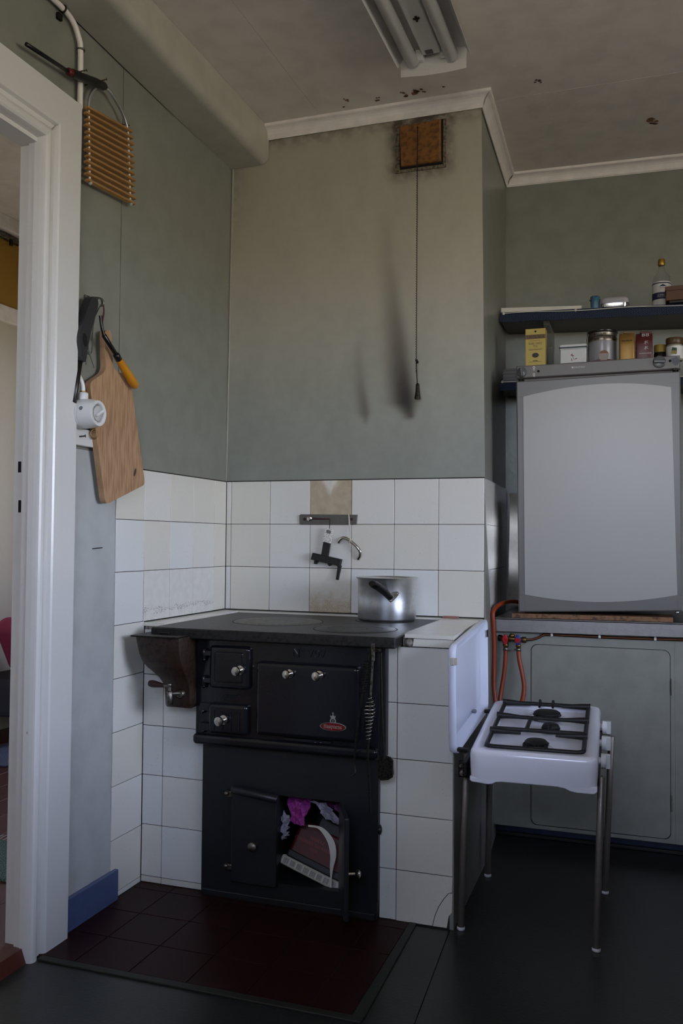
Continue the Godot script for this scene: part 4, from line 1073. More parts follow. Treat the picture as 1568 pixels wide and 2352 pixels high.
	b = MB.new(); b.prism(Transform3D(Basis(), V(0, 0, 0.004)), PackedVector2Array([Vector2(0.640, 2.266), Vector2(0.776, 2.266), Vector2(0.775, 2.406), Vector2(0.634, 2.402)]), 0.016, 0.004); part(h, "flap", b, mat("hatch_orange", Color(0.50, 0.33, 0.13), 0.5, 0, ntex(0.02, 5, 33, [Color(0.72, 0.66, 0.58), Color(0.92, 0.91, 0.9), Color(1, 1, 1)], [0.2, 0.45, 0.7]), 4.0, M.bumpy, 0.4))
	b = MB.new(); b.tube([V(0.699, 2.386, 0.018), V(0.699, 2.386, 0.028), V(0.700, 2.378, 0.032)], 0.0022, 6); part(h, "hook", b, M.steel_dark)
	b = MB.new()
	var y := 2.380
	while y > 1.565:
		var yy := y
		b.tube([V(0.6985, yy, 0.030), V(0.7015, yy - 0.004, 0.0315), V(0.6995, yy - 0.008, 0.0295)], 0.0016, 4)
		y -= 0.008
	for k in 2: b.ball(V(0.7005 + 0.004 * k, 1.606 - 0.006 * k, 0.0305), V(0.004, 0.005, 0.004), 8)
	b.tube([V(0.700, 1.61, 0.030), V(0.702, 1.56, 0.030), V(0.704, 1.527, 0.030)], 0.0018, 6)
	var ch := part(h, "pull_chain", b, M.steel_dark)
	b = MB.new(); b.lathe(Transform3D(Basis(), V(0.705, 1.478, 0.030)), [Vector2(0, 0), Vector2(0.010, 0), Vector2(0.0105, 0.003), Vector2(0.0075, 0.02), Vector2(0.006, 0.04), Vector2(0.0065, 0.047), Vector2(0.003, 0.052), Vector2(0, 0.052)], 14); part(ch, "pull_weight", b, M.steel_dark)

func kitchen_things() -> void:
	mat("fridge_grey", Color(0.415, 0.405, 0.385), 0.35)
	mat("fridge_panel_grey", Color(0.40, 0.385, 0.36), 0.4)
	mat("fridge_white", Color(0.62, 0.605, 0.58), 0.35)
	mat("knob_grey", Color(0.30, 0.30, 0.30), 0.3)
	mat("print_pale", Color(0.78, 0.77, 0.74), 0.5)
	mat("enamel_white", Color(0.90, 0.90, 0.93), 0.12)
	mat("enamel_lid", Color(0.84, 0.86, 0.92), 0.16)
	mat("grate_black", Color(0.045, 0.045, 0.048), 0.5)
	mat("burner_black", Color(0.05, 0.048, 0.045), 0.6, 0, M.grime, 20.0)
	mat("leg_metal", Color(0.50, 0.47, 0.44), 0.42, 0.6, M.mottle, 10.0, M.fine, 0.3)
	mat("plastic_white", Color(0.83, 0.83, 0.82), 0.3)
	mat("cabinet_paint", Color(0.55, 0.55, 0.51), 0.4, 0, M.mottle, 1.6, M.bumpy, 0.08)
	mat("plinth_blue", Color(0.16, 0.21, 0.34), 0.4)
	mat("counter_steel", Color(0.47, 0.455, 0.44), 0.4, 1.0, M.mottle, 5.0, M.bumpy, 0.1)
	mat("tray_steel", Color(0.56, 0.54, 0.50), 0.3, 1.0, M.mottle, 5.0)
	mat("hose_orange", Color(0.53, 0.20, 0.07), 0.45)
	mat("copper", Color(0.40, 0.25, 0.17), 0.4, 0.9)
	mat("brass", Color(0.48, 0.38, 0.22), 0.35, 0.9)
	mat("tap_red", Color(0.62, 0.07, 0.09), 0.35)
	mat("tap_blue", Color(0.10, 0.22, 0.55), 0.35)
	mat("plank", Color(0.50, 0.36, 0.24), 0.6, 0, M.grime, 4.0)
	mat("shelf_brown", Color(0.13, 0.075, 0.06), 0.4)
	mat("cloth_blue", Color(0.065, 0.11, 0.20), 0.8)
	mat("cloth_dot", Color(0.33, 0.40, 0.50), 0.8)
	mat("cord_white", Color(0.88, 0.88, 0.86), 0.35)
	wall_tools()
	lamp()
	shelf_and_contents()
	counter_and_fridge()
	gas()
	gas_stove()
	next_room()
	table()

func wall_tools() -> void:
	# painted conduit down from the beam to the door casing
	var t := thing("conduit", "white painted cable conduit bending down to the door frame corner", "conduit", V(0.012, 2.14, 0.903))
	var p := [V(0.012, 2.367, 1.30), V(0.012, 2.365, 1.05), V(0.012, 2.362, 0.975), V(0.012, 2.352, 0.938), V(0.012, 2.325, 0.914), V(0.012, 2.29, 0.905), V(0.012, 2.14, 0.903)]
	var b := MB.new(); b.tube(smooth_path(p, 5), 0.0075, 10); part(t, "pipe", b, M.trim_white)
	b = MB.new(); b.tube(arc(V(0.012, 2.297, 0.903), V(0.0085, 0, 0), V(0, 0, 0.0085), 0, TAU, 12), 0.003, 6); b.rb(V(-0.003, 2.29, 0.885), V(0.003, 2.304, 0.900), 0.001); part(t, "clip", b, M.steel_dull)
	b = MB.new(); b.rb(V(-0.003, 2.335, 0.972), V(0.006, 2.352, 0.990), 0.002); b.tube(arc(V(0.012, 2.3625, 0.98), V(0.0085, 0, 0), V(0, 0.0085, 0), 0, TAU, 12), 0.0028, 6); part(t, "clip", b, M.steel_dark)
	# long gas lighter lying across two nails
	t = thing("gas_lighter", "long black gas lighter with a red collar resting on two nails", "lighter", V(0.02, 2.19, 0.97))
	var a := V(0.026, 2.185, 1.135)
	var m := V(0.026, 2.201, 0.975)
	var e := V(0.030, 2.238, 0.816)
	b = MB.new(); b.cyl(a, m, 0.0052, 12, 0.001); part(t, "barrel", b, M.bakelite)
	b = MB.new(); b.cyl(m, m + (e - m).normalized() * 0.02, 0.0095, 14, 0.002); part(t, "collar", b, _m("collar_red", Color(0.35, 0.06, 0.04), 0.4))
	b = MB.new()
	var d := (e - m).normalized()
	b.lathe(MB.along(m + d * 0.016, e), [Vector2(0, 0), Vector2(0.0105, 0), Vector2(0.012, 0.02), Vector2(0.011, 0.05), Vector2(0.0125, 0.09), Vector2(0.012, 0.135), Vector2(0.008, 0.146), Vector2(0, 0.148)], 14); part(t, "handle", b, M.bakelite)
	for q in [[V(0.0, 2.214, 0.945), V(0.046, 2.226, 0.925)], [V(0.0, 2.222, 0.868), V(0.05, 2.243, 0.842)]]:
		b = MB.new(); b.cyl(q[0], q[1], 0.0016, 8); b.cyl(q[1], q[1] + (q[1] - q[0]).normalized() * 0.0015, 0.0035, 10)
		solo("nail", b, M.rust, "bent nail holding up the black gas lighter, %s" % ("beside its red collar" if q[0].z > 0.9 else "under its thick end"), "nail", q[0], "nails under the gas lighter")
	# slatted pot trivet on a wire loop
	t = thing("slatted_trivet", "honey-coloured wooden slat trivet hanging by a wire loop on the wall", "trivet", V(0.02, 1.96, 0.78))
	var im := _m("slat_wood", Color(0.64, 0.47, 0.26), 0.45)
	for i in 13:
		var u := i / 12.0
		var zl := lerpf(0.893, 0.884, u) + 0.004 * (i % 2)
		var zr := lerpf(0.675, 0.655, u) - 0.003 * (i % 3)
		var yl := lerpf(2.148, 1.958, u)
		var yr := lerpf(2.178, 1.976, u)
		var c := V(0.022, (yl + yr) / 2, (zl + zr) / 2)
		var xx := V(0, yr - yl, zr - zl).normalized()
		var tilt := V(1, 0.22, 0).normalized()
		var yy := (tilt - xx * tilt.dot(xx)).normalized()
		b = MB.new(); b.rbox(Transform3D(Basis(xx, xx.cross(yy), yy), c), V((zl - zr), 0.007, 0.0142), 0.0025, 1)
		part(t, "slat", b, im)
	for s in [[0.876, 2.150, 0.866, 1.962], [0.690, 2.176, 0.672, 1.978]]:
		b = MB.new(); b.tube([V(0.020, s[1] + 0.006, s[0]), V(0.020, s[3] - 0.004, s[2])], 0.003, 8); part(t, "cord", b, M.string_white)
		b = MB.new(); b.ball(V(0.022, s[3] - 0.006, s[2]), V(0.006, 0.006, 0.006), 10); part(t, "bead", b, _m("bead_grey", Color(0.6, 0.62, 0.6), 0.4))
	b = MB.new(); b.tube(smooth_path([V(0.02, 2.152, 0.877), V(0.022, 2.19, 0.872), V(0.024, 2.225, 0.845), V(0.026, 2.240, 0.800), V(0.024, 2.230, 0.760), V(0.022, 2.205, 0.715), V(0.02, 2.177, 0.690)], 6), 0.0045, 10); part(t, "wire_loop", b, M.aluminium)
	b = MB.new(); b.cyl(V(-0.002, 2.198, 0.690), V(0.014, 2.2, 0.672), 0.0014, 6); solo("nail", b, M.steel_dark, "small nail beside the trivet's wire loop at the wall crack", "nail", V(0, 2.198, 0.69))
	# hook plate with the tools that hang below the casing
	t = thing("wall_hook", "small wire wall hook holding a gas lighter, a string and a yellow-handled tool", "hook", V(0.0, 1.64, 0.842))
	b = MB.new(); b.tube(smooth_path([V(-0.003, 1.655, 0.842), V(0.03, 1.655, 0.842), V(0.046, 1.65, 0.840), V(0.050, 1.638, 0.838), V(0.040, 1.630, 0.840)], 4), 0.0022, 7); b.rb(V(-0.003, 1.632, 0.832), V(0.004, 1.663, 0.852), 0.001); part(t, "bracket", b, M.steel_dull)
	t = thing("grill_lighter", "dark grey long-nosed lighter hanging upside down beside the door casing", "lighter", V(0.03, 1.36, 0.9))
	var o := PackedVector2Array()
	for q in [[0.876, 1.646], [0.868, 1.651], [0.852, 1.648], [0.846, 1.640], [0.849, 1.625], [0.866, 1.585], [0.880, 1.545], [0.890, 1.505], [0.897, 1.468], [0.915, 1.470], [0.919, 1.50], [0.926, 1.520], [0.922, 1.545], [0.908, 1.580], [0.893, 1.615]]: o.append(Vector2(-q[0], q[1]))
	b = MB.new(); b.prism(Transform3D(Basis(V(0, 0, -1), V(0, 1, 0), V(1, 0, 0)), V(0.016, 0, 0)), rounded(o, 0.012, 2), 0.024, 0.005); part(t, "handle", b, _m("lighter_grey", Color(0.16, 0.16, 0.17), 0.4))
	b = MB.new(); b.lathe(Transform3D(Basis(V(0, 0.2, -1).normalized() * 0.011, V(1, 0, 0), V(0, 1, 0.2).normalized() * 0.019), V(0.0395, 1.527, 0.903)), [Vector2(0, 0.001), Vector2(0.9, 0.001), Vector2(1, 0)], 18); part(t, "trigger_hole", b, M.dark)
	b = MB.new(); b.cyl(V(0.028, 1.472, 0.906), V(0.028, 1.360, 0.930), 0.0072, 12, 0.001); part(t, "barrel", b, M.bakelite)
	b = MB.new(); b.tube(smooth_path([V(0.034, 1.642, 0.852), V(0.042, 1.652, 0.844), V(0.044, 1.640, 0.838), V(0.038, 1.625, 0.842), V(0.032, 1.60, 0.852)], 4), 0.0018, 6); part(t, "hanging_loop", b, M.bakelite)
	# grey string with its loops
	t = thing("string_loop", "grey knotted string hanging between the lighter and the board's handle", "string", V(0.02, 1.47, 0.85))
	b = MB.new()
	b.tube(smooth_path([V(0.036, 1.640, 0.842), V(0.026, 1.60, 0.855), V(0.02, 1.56, 0.862), V(0.02, 1.515, 0.860), V(0.022, 1.503, 0.852), V(0.02, 1.52, 0.843), V(0.022, 1.58, 0.842), V(0.034, 1.638, 0.840)], 5), 0.0016, 6)
	b.tube(smooth_path([V(0.02, 1.503, 0.855), V(0.02, 1.490, 0.846), V(0.022, 1.468, 0.835)], 4), 0.0014, 6); b.ball(V(0.02, 1.503, 0.857), V(0.005, 0.004, 0.006), 8); b.ball(V(0.02, 1.500, 0.873), V(0.004, 0.004, 0.005), 8)
	b.tube([V(0.02, 1.503, 0.857), V(0.02, 1.501, 0.873), V(0.02, 1.47, 0.868)], 0.0014, 6)
	part(t, "string", b, _m("string_grey", Color(0.36, 0.39, 0.38), 0.8))
	# yellow-handled tool on a red cord
	t = thing("yellow_tool", "black kitchen tool with a yellow handle hanging by a red cord", "tool", V(0.045, 1.44, 0.75))
	b = MB.new(); b.tube(smooth_path([V(0.046, 1.648, 0.838), V(0.048, 1.62, 0.833), V(0.046, 1.59, 0.836), V(0.044, 1.57, 0.838)], 4), 0.0022, 6); part(t, "cord", b, _m("cord_red", Color(0.30, 0.10, 0.08), 0.7))
	b = MB.new(); b.tube(smooth_path([V(0.044, 1.605, 0.842), V(0.046, 1.575, 0.838), V(0.047, 1.555, 0.830)], 4), 0.0045, 8); b.cyl(V(0.046, 1.556, 0.829), V(0.048, 1.508, 0.764), 0.0065, 12, 0.001); b.cyl(V(0.048, 1.516, 0.775), V(0.048, 1.502, 0.757), 0.0095, 12, 0.002); part(t, "shank", b, M.bakelite)
	b = MB.new(); b.lathe(MB.along(V(0.048, 1.505, 0.761), V(0.048, 1.442, 0.671)), [Vector2(0, 0), Vector2(0.009, 0), Vector2(0.0105, 0.02), Vector2(0.012, 0.05), Vector2(0.013, 0.085), Vector2(0.011, 0.104), Vector2(0.006, 0.110), Vector2(0, 0.110)], 16); part(t, "handle", b, _m("handle_yellow", Color(0.75, 0.50, 0.08), 0.4))
	# chopping board
	t = thing("chopping_board", "worn wooden chopping board with a handle hanging crooked on the left wall", "board", V(0.02, 1.105, 0.73))
	o = PackedVector2Array()
	for q in [[0.799, 1.572], [0.794, 1.579], [0.776, 1.583], [0.768, 1.577], [0.7585, 1.49], [0.748, 1.478], [0.735, 1.477], [0.676, 1.472], [0.669, 1.462], [0.588, 1.182], [0.590, 1.170], [0.770, 1.108], [0.781, 1.110], [0.787, 1.120], [0.862, 1.415], [0.858, 1.427], [0.802, 1.460], [0.792, 1.475]]: o.append(Vector2(-q[0], q[1]))
	b = MB.new(); b.prism(Transform3D(Basis(V(0, 0, -1), V(0, 1, 0), V(1, 0, 0)), V(0.012, 0, 0)), rounded(o, 0.010, 2), 0.017, 0.003)
	var bm := mat("board_wood", Color(0.70, 0.56, 0.43), 0.6, 0, ntex(0.012, 4, 14, [Color(0.86, 0.82, 0.78), Color(0.95, 0.94, 0.92), Color(1, 1, 1)], [0.25, 0.5, 0.8]), 1.0)
	bm.uv1_scale = V(3.0, 1.6, 16.0)
	part(t, "board", b, bm)
	b = MB.new(); b.lathe(Transform3D(Basis(V(0, 0, -0.006), V(1, 0, 0), V(0, 0.013, -0.004)), V(0.0288, 1.203, 0.640)), [Vector2(0, 0.0004), Vector2(0.8, 0.0004), Vector2(1, 0)], 14); part(t, "knot", b, _m("knot_brown", Color(0.24, 0.16, 0.11), 0.7))
	# batten with its screw and ring
	t = thing("batten", "short white painted wooden batten under the round socket", "batten", V(0.006, 1.257, 0.85))
	b = MB.new(); b.rb(V(-0.003, 1.256, 0.765), V(0.014, 1.301, 0.93), 0.003); part(t, "wood", b, M.door_white)
	b = MB.new(); b.cyl(V(0.012, 1.279, 0.884), V(0.026, 1.281, 0.876), 0.0018, 8); b.cyl(V(0.026, 1.281, 0.876), V(0.0275, 1.2812, 0.8752), 0.004, 10); part(t, "screw", b, M.steel_dark)
	b = MB.new(); b.tube(arc(V(0.024, 1.291, 0.834), V(0, 1, 0) * 0.012, V(0.4, 0, -0.9) * 0.011, 0, TAU, 16), 0.0022, 6); part(t, "ring", b, M.brass)
	b = MB.new(); b.cyl(V(-0.004, 0.985, 0.793), V(0.016, 0.988, 0.775), 0.0014, 6)
	solo("nail", b, M.steel_dark, "small nail in the pale wall panel below the chopping board's left corner", "nail", V(0.0, 0.985, 0.79))
	# round socket outlet with its cable
	t = thing("wall_socket", "round white surface-mounted electrical socket with a cable, on the batten", "socket", V(0.0, 1.30, 0.89))
	var sx := Transform3D(Basis(V(0, 1, 0), V(1, 0, 0), V(0, 0, -1)), V(0.0, 1.336, 0.893))
	b = MB.new(); b.lathe(sx, [Vector2(0, 0), Vector2(0.036, 0), Vector2(0.0375, 0.004), Vector2(0.0385, 0.034)], 36); b.lathe(sx, [Vector2(0.0385, 0.034), Vector2(0.037, 0.036), Vector2(0.0385, 0.038)], 36); part(t, "base", b, M.plastic_white)
	b = MB.new(); b.lathe(sx, [Vector2(0.0385, 0.038), Vector2(0.0375, 0.058), Vector2(0.034, 0.072), Vector2(0.0335, 0.078), Vector2(0.0325, 0.0795), Vector2(0.026, 0.0795), Vector2(0.0245, 0.078), Vector2(0.024, 0.062), Vector2(0, 0.062)], 36); var cap := part(t, "cap", b, M.plastic_white)
	b = MB.new(); b.lathe(sx, [Vector2(0.019, 0.0622), Vector2(0.019, 0.076), Vector2(0.017, 0.077), Vector2(0, 0.077)], 24); part(cap, "socket_insert", b, _m("plastic_shade", Color(0.72, 0.72, 0.71), 0.35))
	b = MB.new(); b.rbox(Transform3D(Basis(V(1, 0, 0), 0.5), V(0.080, 1.336, 0.893)), V(0.012, 0.008, 0.034), 0.003, 2); part(cap, "turn_key", b, M.plastic_white)
	for q in [[0.0385, 0.018, 0.75], [0.0375, 0.05, 0.75]]:
		b = MB.new(); var ang: float = q[2]
		var nn := V(0, sin(0.2), cos(ang - 0.75))
		b.cyl(V(q[1], 1.336 + q[0] * 0.25, 0.893 + q[0] * 0.95), V(q[1], 1.336 + q[0] * 0.25 + 0.0006, 0.893 + q[0] * 0.99), 0.0055, 12); part(t, "screw_recess", b, _m("recess_grey", Color(0.42, 0.43, 0.44), 0.5))
	b = MB.new(); b.cyl(V(0.026, 1.366, 0.887), V(0.026, 1.393, 0.887), 0.0135, 16, 0.002); part(t, "cable_neck", b, M.plastic_white)
	b = MB.new(); b.cyl(V(0.026, 1.393, 0.887), V(0.026, 1.3965, 0.887), 0.0095, 14); part(t, "gland_nut", b, M.brass)
	b = MB.new(); b.tube(smooth_path([V(0.026, 1.396, 0.887), V(0.026, 1.413, 0.890), V(0.024, 1.432, 0.901), V(0.021, 1.452, 0.916), V(0.019, 1.47, 0.928)], 5), 0.0055, 10); part(t, "cable", b, M.cord_white)

func lamp() -> void:
	var t := thing("fluorescent_fixture", "white twin-tube fluorescent ceiling fixture, rust-speckled and switched off", "ceiling light", V(0.835, 2.475, 1.0))
	var w := mat("fixture_white", Color(0.80, 0.79, 0.77), 0.35, 0, M.speck, 3.0)
	var z0 := 0.345
	var z1 := 1.58
	var sheet := func(a: Vector2, c: Vector2, za: float, zc: float) -> MB:
		var mb := MB.new()
		var n := V(-(c.y - a.y), c.x - a.x, 0).normalized() * 0.0012
		mb.hexa([V(a.x, a.y, za), V(a.x, a.y, z1), V(c.x, c.y, z1), V(c.x, c.y, zc), V(a.x, a.y, za) + n, V(a.x, a.y, z1) + n, V(c.x, c.y, z1) + n, V(c.x, c.y, zc) + n])
		return mb
	var b := MB.new(); b.rb(V(0.800, 2.428, z0 + 0.02), V(0.856, 2.4745, z1), 0.004, 2); part(t, "housing", b, w)
	part(t, "reflector", sheet.call(Vector2(0.80, 2.452), Vector2(0.738, 2.446), z0, z0), w)
	part(t, "reflector", sheet.call(Vector2(0.738, 2.446), Vector2(0.724, 2.404), z0, z0 + 0.02), w)
	part(t, "reflector", sheet.call(Vector2(0.856, 2.452), Vector2(0.920, 2.446), z0, z0), w)
	part(t, "reflector", sheet.call(Vector2(0.920, 2.446), Vector2(0.942, 2.404), z0, z0 + 0.02), w)
	b = MB.new(); b.prism(Transform3D(Basis(), V(0, 0, z0 - 0.003)), PackedVector2Array([Vector2(0.729, 2.386), Vector2(0.80, 2.380), Vector2(0.87, 2.379), Vector2(0.925, 2.382), Vector2(0.925, 2.440), Vector2(0.916, 2.448), Vector2(0.740, 2.448), Vector2(0.729, 2.440)]), 0.003); part(t, "end_plate", b, w)
	for x in [0.768, 0.884]:
		b = MB.new(); b.cyl(V(x, 2.418, z0 + 0.012), V(x, 2.418, z1), 0.0185, 20, 0.003); var tb := part(t, "tube", b, _m("tube_glass", Color(0.74, 0.73, 0.71), 0.25))
		b = MB.new(); b.rb(V(x - 0.012 + (0.022 if x < 0.8 else -0.022), 2.418, z0 + 0.004), V(x + 0.012 + (0.022 if x < 0.8 else -0.022), 2.45, z0 + 0.022), 0.003); part(t, "lamp_holder", b, M.plastic_white)
	b = MB.new(); b.rb(V(0.812, 2.4265, 0.372), V(0.834, 2.4285, 0.392), 0.0005); part(t, "rating_label", b, _m("label_grey", Color(0.35, 0.33, 0.33), 0.6))
	b = MB.new(); b.rb(V(0.820, 2.424, 0.55), V(0.838, 2.429, 0.556), 0.001); b.rb(V(0.826, 2.422, 0.543), V(0.832, 2.429, 0.563), 0.001); part(t, "wing_nut", b, M.steel_dark)
	# flakes of paint lifting from the ceiling by the chimney
	b = MB.new()
	rng.seed = 51
	var fl := [[0.70, 0.085, 0.017], [0.675, 0.07, 0.012], [0.665, 0.09, 0.008], [0.735, 0.075, 0.008], [0.575, 0.07, 0.010], [0.58, 0.085, 0.006], [0.80, 0.085, 0.006], [0.48, 0.10, 0.008], [0.47, 0.11, 0.005], [1.09, 0.03, 0.010], [1.10, 0.02, 0.007], [0.72, 0.09, 0.012], [0.45, 0.06, 0.006], [1.44, -0.35, 0.02], [1.445, -0.38, 0.015]]
	for f in fl:
		for k in 3:
			var c := V(f[0] + f[2] * rng.randf_range(-0.9, 0.9), 2.4748, f[1] + f[2] * rng.randf_range(-0.6, 0.6))
			var q := []
			for i in 6: q.append(c + V(cos(TAU * i / 6) * f[2] * rng.randf_range(0.35, 0.8), -rng.randf() * 0.35 * f[2] if i < 2 else -0.0006, sin(TAU * i / 6) * f[2] * rng.randf_range(0.3, 0.7)))
			b.flat(q, V(0, -1, 0))
			var q2 := []
			for r in q: q2.append(r + V(0, 0.0005, 0))
			b.flat(q2, V(0, 1, 0))
	var fk := solo("paint_flakes", b, _m("bare_brown", Color(0.40, 0.27, 0.17), 0.8), "brown patches and curls of flaking ceiling paint above the chimney cove", "paint flakes", V(0.7, 2.47, 0.08))
	fk.set_meta("kind", "stuff")

func shelf_and_contents() -> void:
	var t := thing("wall_shelf", "dark brown wall shelf edged with blue spotted cloth", "shelf", V(1.3, 1.81, -0.57))
	var ycl := func(x: float): return 1.864 - 0.028 * (x - 0.90)
	var b := MB.new()
	b.hexa([V(0.897, 1.836, -0.68), V(2.3, 1.80, -0.77), V(2.3, 1.80, -0.45), V(0.90, 1.836, -0.45), V(0.897, 1.862, -0.68), V(2.3, 1.826, -0.77), V(2.3, 1.826, -0.45), V(0.90, 1.862, -0.45)])
	part(t, "board", b, M.shelf_brown)
	var cl := []
	for i in 45:
		var x := 0.899 + 1.0 * i / 44.0
		var y: float = ycl.call(x)
		var w := 0.002 * sin(i * 0.9)
		cl.append([V(x, y + 0.002, -0.62), V(x, y + 0.003, -0.449), V(x, y - 0.004, -0.4455), V(x, y - 0.034 - w, -0.4445 + w), V(x, y - 0.034 - w, -0.4465 + w), V(x, y - 0.004, -0.4475), V(x, y + 0.0005, -0.451), V(x, y - 0.0005, -0.62)])
	b = MB.new(); b.skin(cl, true, true, false); var cloth := part(t, "cloth_edge", b, M.cloth_blue)
	b = MB.new()
	rng.seed = 3
	for i in 170:
		for k in 4:
			var x := 0.903 + 0.0058 * i + 0.002 * rng.randf()
			var y: float = ycl.call(x) - 0.010 - 0.006 * k - (0.003 if i % 2 else 0.0)
			b.rb(V(x - 0.0007, y - 0.0007, -0.4444), V(x + 0.0007, y + 0.0007, -0.4425), 0.0002)
	var dots := part(cloth, "cloth_spots", b, M.cloth_dot); dots.set_meta("kind", "stuff")
	var line := []
	for i in 23:
		var x := 0.905 + 0.9 * i / 22.0
		line.append(V(x, ycl.call(x) - 0.002 + 0.002 * sin(i * 0.7), -0.4445))
	b = MB.new(); b.tube(line, 0.0016, 6); part(t, "edge_cord", b, M.string_white)
	for x in [0.912, 1.172]:
		b = MB.new(); b.ball(V(x, ycl.call(x) - 0.003, -0.443), V(0.005, 0.005, 0.004), 10); part(t, "pin", b, M.string_white)
	b = MB.new(); b.prism(Transform3D(Basis(V(0, 0, 1), V(0, 1, 0), V(-1, 0, 0)), V(1.073, 0, 0)), PackedVector2Array([Vector2(-0.70, 1.655), Vector2(-0.66, 1.655), Vector2(-0.648, 1.70), Vector2(-0.62, 1.765), Vector2(-0.57, 1.805), Vector2(-0.50, 1.82), Vector2(-0.48, 1.834), Vector2(-0.70, 1.834)]), 0.022, 0.002); part(t, "bracket", b, M.wall_paint)
	# what stands on it
	var sy := 1.867
	b = MB.new(); b.hexa([V(0.902, 1.868, -0.452), V(1.190, 1.860, -0.452), V(1.186, 1.861, -0.60), V(0.900, 1.869, -0.60), V(0.902, 1.885, -0.452), V(1.192, 1.871, -0.452), V(1.188, 1.872, -0.60), V(0.900, 1.886, -0.60)])
	var paper := solo("paper_wad", b, M.string_white, "flat white folded paper lying along the left end of the upper shelf", "paper", V(1.04, 1.868, -0.5))
	b = MB.new(); b.lathe(Transform3D(Basis(), V(1.237, 1.857, -0.50)), [Vector2(0, 0), Vector2(0.015, 0), Vector2(0.016, 0.004), Vector2(0.016, 0.036)], 20); t = thing("blue_jar", "small blue-grey jar with a patterned lid, first left on the upper shelf", "jar", V(1.237, 1.857, -0.5)); part(t, "jar_body", b, _m("jar_blue", Color(0.28, 0.42, 0.50), 0.3))
	b = MB.new(); b.lathe(Transform3D(Basis(), V(1.237, 1.893, -0.50)), [Vector2(0.0175, 0), Vector2(0.0175, 0.017), Vector2(0.015, 0.020), Vector2(0, 0.020)], 20); var jl := part(t, "jar_lid", b, _m("lid_teal", Color(0.20, 0.40, 0.50), 0.4))
	b = MB.new()
	for i in 7: b.ball(V(1.237 + 0.0175 * sin(i * 0.9 - 1.5), 1.899 + 0.005 * (i % 3), -0.50 + 0.0175 * cos(i * 0.9 - 1.5)), V(0.003, 0.0025, 0.003), 6)
	part(jl, "red_dots", b, _m("dot_red", Color(0.5, 0.14, 0.12), 0.5))
	t = thing("metal_tin", "rounded pale-lidded silver tin box on the upper shelf", "tin", V(1.305, 1.856, -0.51))
	var rr := func(w: float, dp: float, y: float, r: float) -> Array:
		var o := []
		for q in rrect(w, dp, r, 4): o.append(V(1.305 + q.x, y, -0.51 + q.y))
		return o
	b = MB.new(); b.skin([rr.call(0.088, 0.06, 1.856, 0.015), rr.call(0.094, 0.066, 1.860, 0.018), rr.call(0.096, 0.068, 1.879, 0.018)], true, true, true); part(t, "tin_body", b, _m("tin_silver", Color(0.82, 0.81, 0.83), 0.22, 1.0))
	b = MB.new(); b.skin([rr.call(0.100, 0.072, 1.879, 0.02), rr.call(0.098, 0.070, 1.892, 0.02), rr.call(0.088, 0.060, 1.901, 0.018), rr.call(0.06, 0.04, 1.903, 0.015)], true, true, true); part(t, "tin_lid", b, _m("tin_lid", Color(0.66, 0.64, 0.66), 0.5))
	# spirits bottle
	t = thing("vinegar_bottle", "clear glass bottle with a blue and white label and gold cap", "bottle", V(1.466, 1.853, -0.52))
	var bt := Transform3D(Basis(), V(1.466, 1.853, -0.52))
	var glass := StandardMaterial3D.new()
	glass.resource_name = "clear_glass"; glass.albedo_color = Color(0.55, 0.57, 0.54, 0.22); glass.roughness = 0.08; glass.transparency = BaseMaterial3D.TRANSPARENCY_ALPHA
	b = MB.new(); b.lathe(bt, [Vector2(0, 0), Vector2(0.029, 0), Vector2(0.0315, 0.004), Vector2(0.0315, 0.102), Vector2(0.029, 0.116), Vector2(0.020, 0.128), Vector2(0.012, 0.138), Vector2(0.0105, 0.150), Vector2(0.0105, 0.170), Vector2(0, 0.170)], 28); part(t, "bottle_glass", b, glass)
	b = MB.new(); b.lathe(bt, [Vector2(0.0115, 0.158), Vector2(0.0125, 0.160), Vector2(0.0125, 0.178), Vector2(0.011, 0.181), Vector2(0, 0.181)], 20); part(t, "cap", b, _m("cap_gold", Color(0.66, 0.52, 0.22), 0.35, 0.8))
	b = MB.new(); b.lathe(bt, [Vector2(0.0318, 0.006), Vector2(0.0321, 0.006), Vector2(0.0321, 0.094), Vector2(0.0318, 0.094)], 28); var lb := part(t, "label", b, _m("label_white", Color(0.80, 0.79, 0.77), 0.5))
	b = MB.new(); b.lathe(bt, [Vector2(0.0322, 0.030), Vector2(0.0324, 0.030), Vector2(0.0324, 0.054), Vector2(0.0322, 0.054)], 28); b.lathe(bt, [Vector2(0.0322, 0.086), Vector2(0.0324, 0.086), Vector2(0.0324, 0.090), Vector2(0.0322, 0.090)], 28); part(lb, "label_band", b, _m("label_navy", Color(0.09, 0.12, 0.27), 0.5))
	var face := Basis(V(0, 1, 0), 0.12)
	var fp := V(1.466, 0, -0.52) + face * V(0, 0, 0.0322)
	words(lb, "label_lettering", "ÄTTIKA", V(fp.x, 1.896, fp.z) + face * V(0, 0, 0.0004), face, 0.011, 0.040, M.print_pale, 0.0003, true, 0.0326)
	words(lb, "label_lettering", "Winborg", V(fp.x, 1.922, fp.z), face, 0.007, 0.026, _m("print_red", Color(0.55, 0.22, 0.18), 0.5), 0.0003, true, 0.0322)
	b = MB.new(); b.prism(Transform3D(face, V(fp.x, 1.928, fp.z) - face * V(0, 0, 0.0006)), PackedVector2Array([Vector2(-0.013, 0), Vector2(0.013, 0), Vector2(0, 0.008)]), 0.001); part(lb, "label_roof", b, M.label_navy)
	b = MB.new(); b.rb(V(1.478, 1.857, -0.485), V(1.62, 1.904, -0.36 - 0.06), 0.003); t = thing("wooden_box", "small orange-brown wooden box at the right end of the upper shelf", "box", V(1.55, 1.85, -0.46))
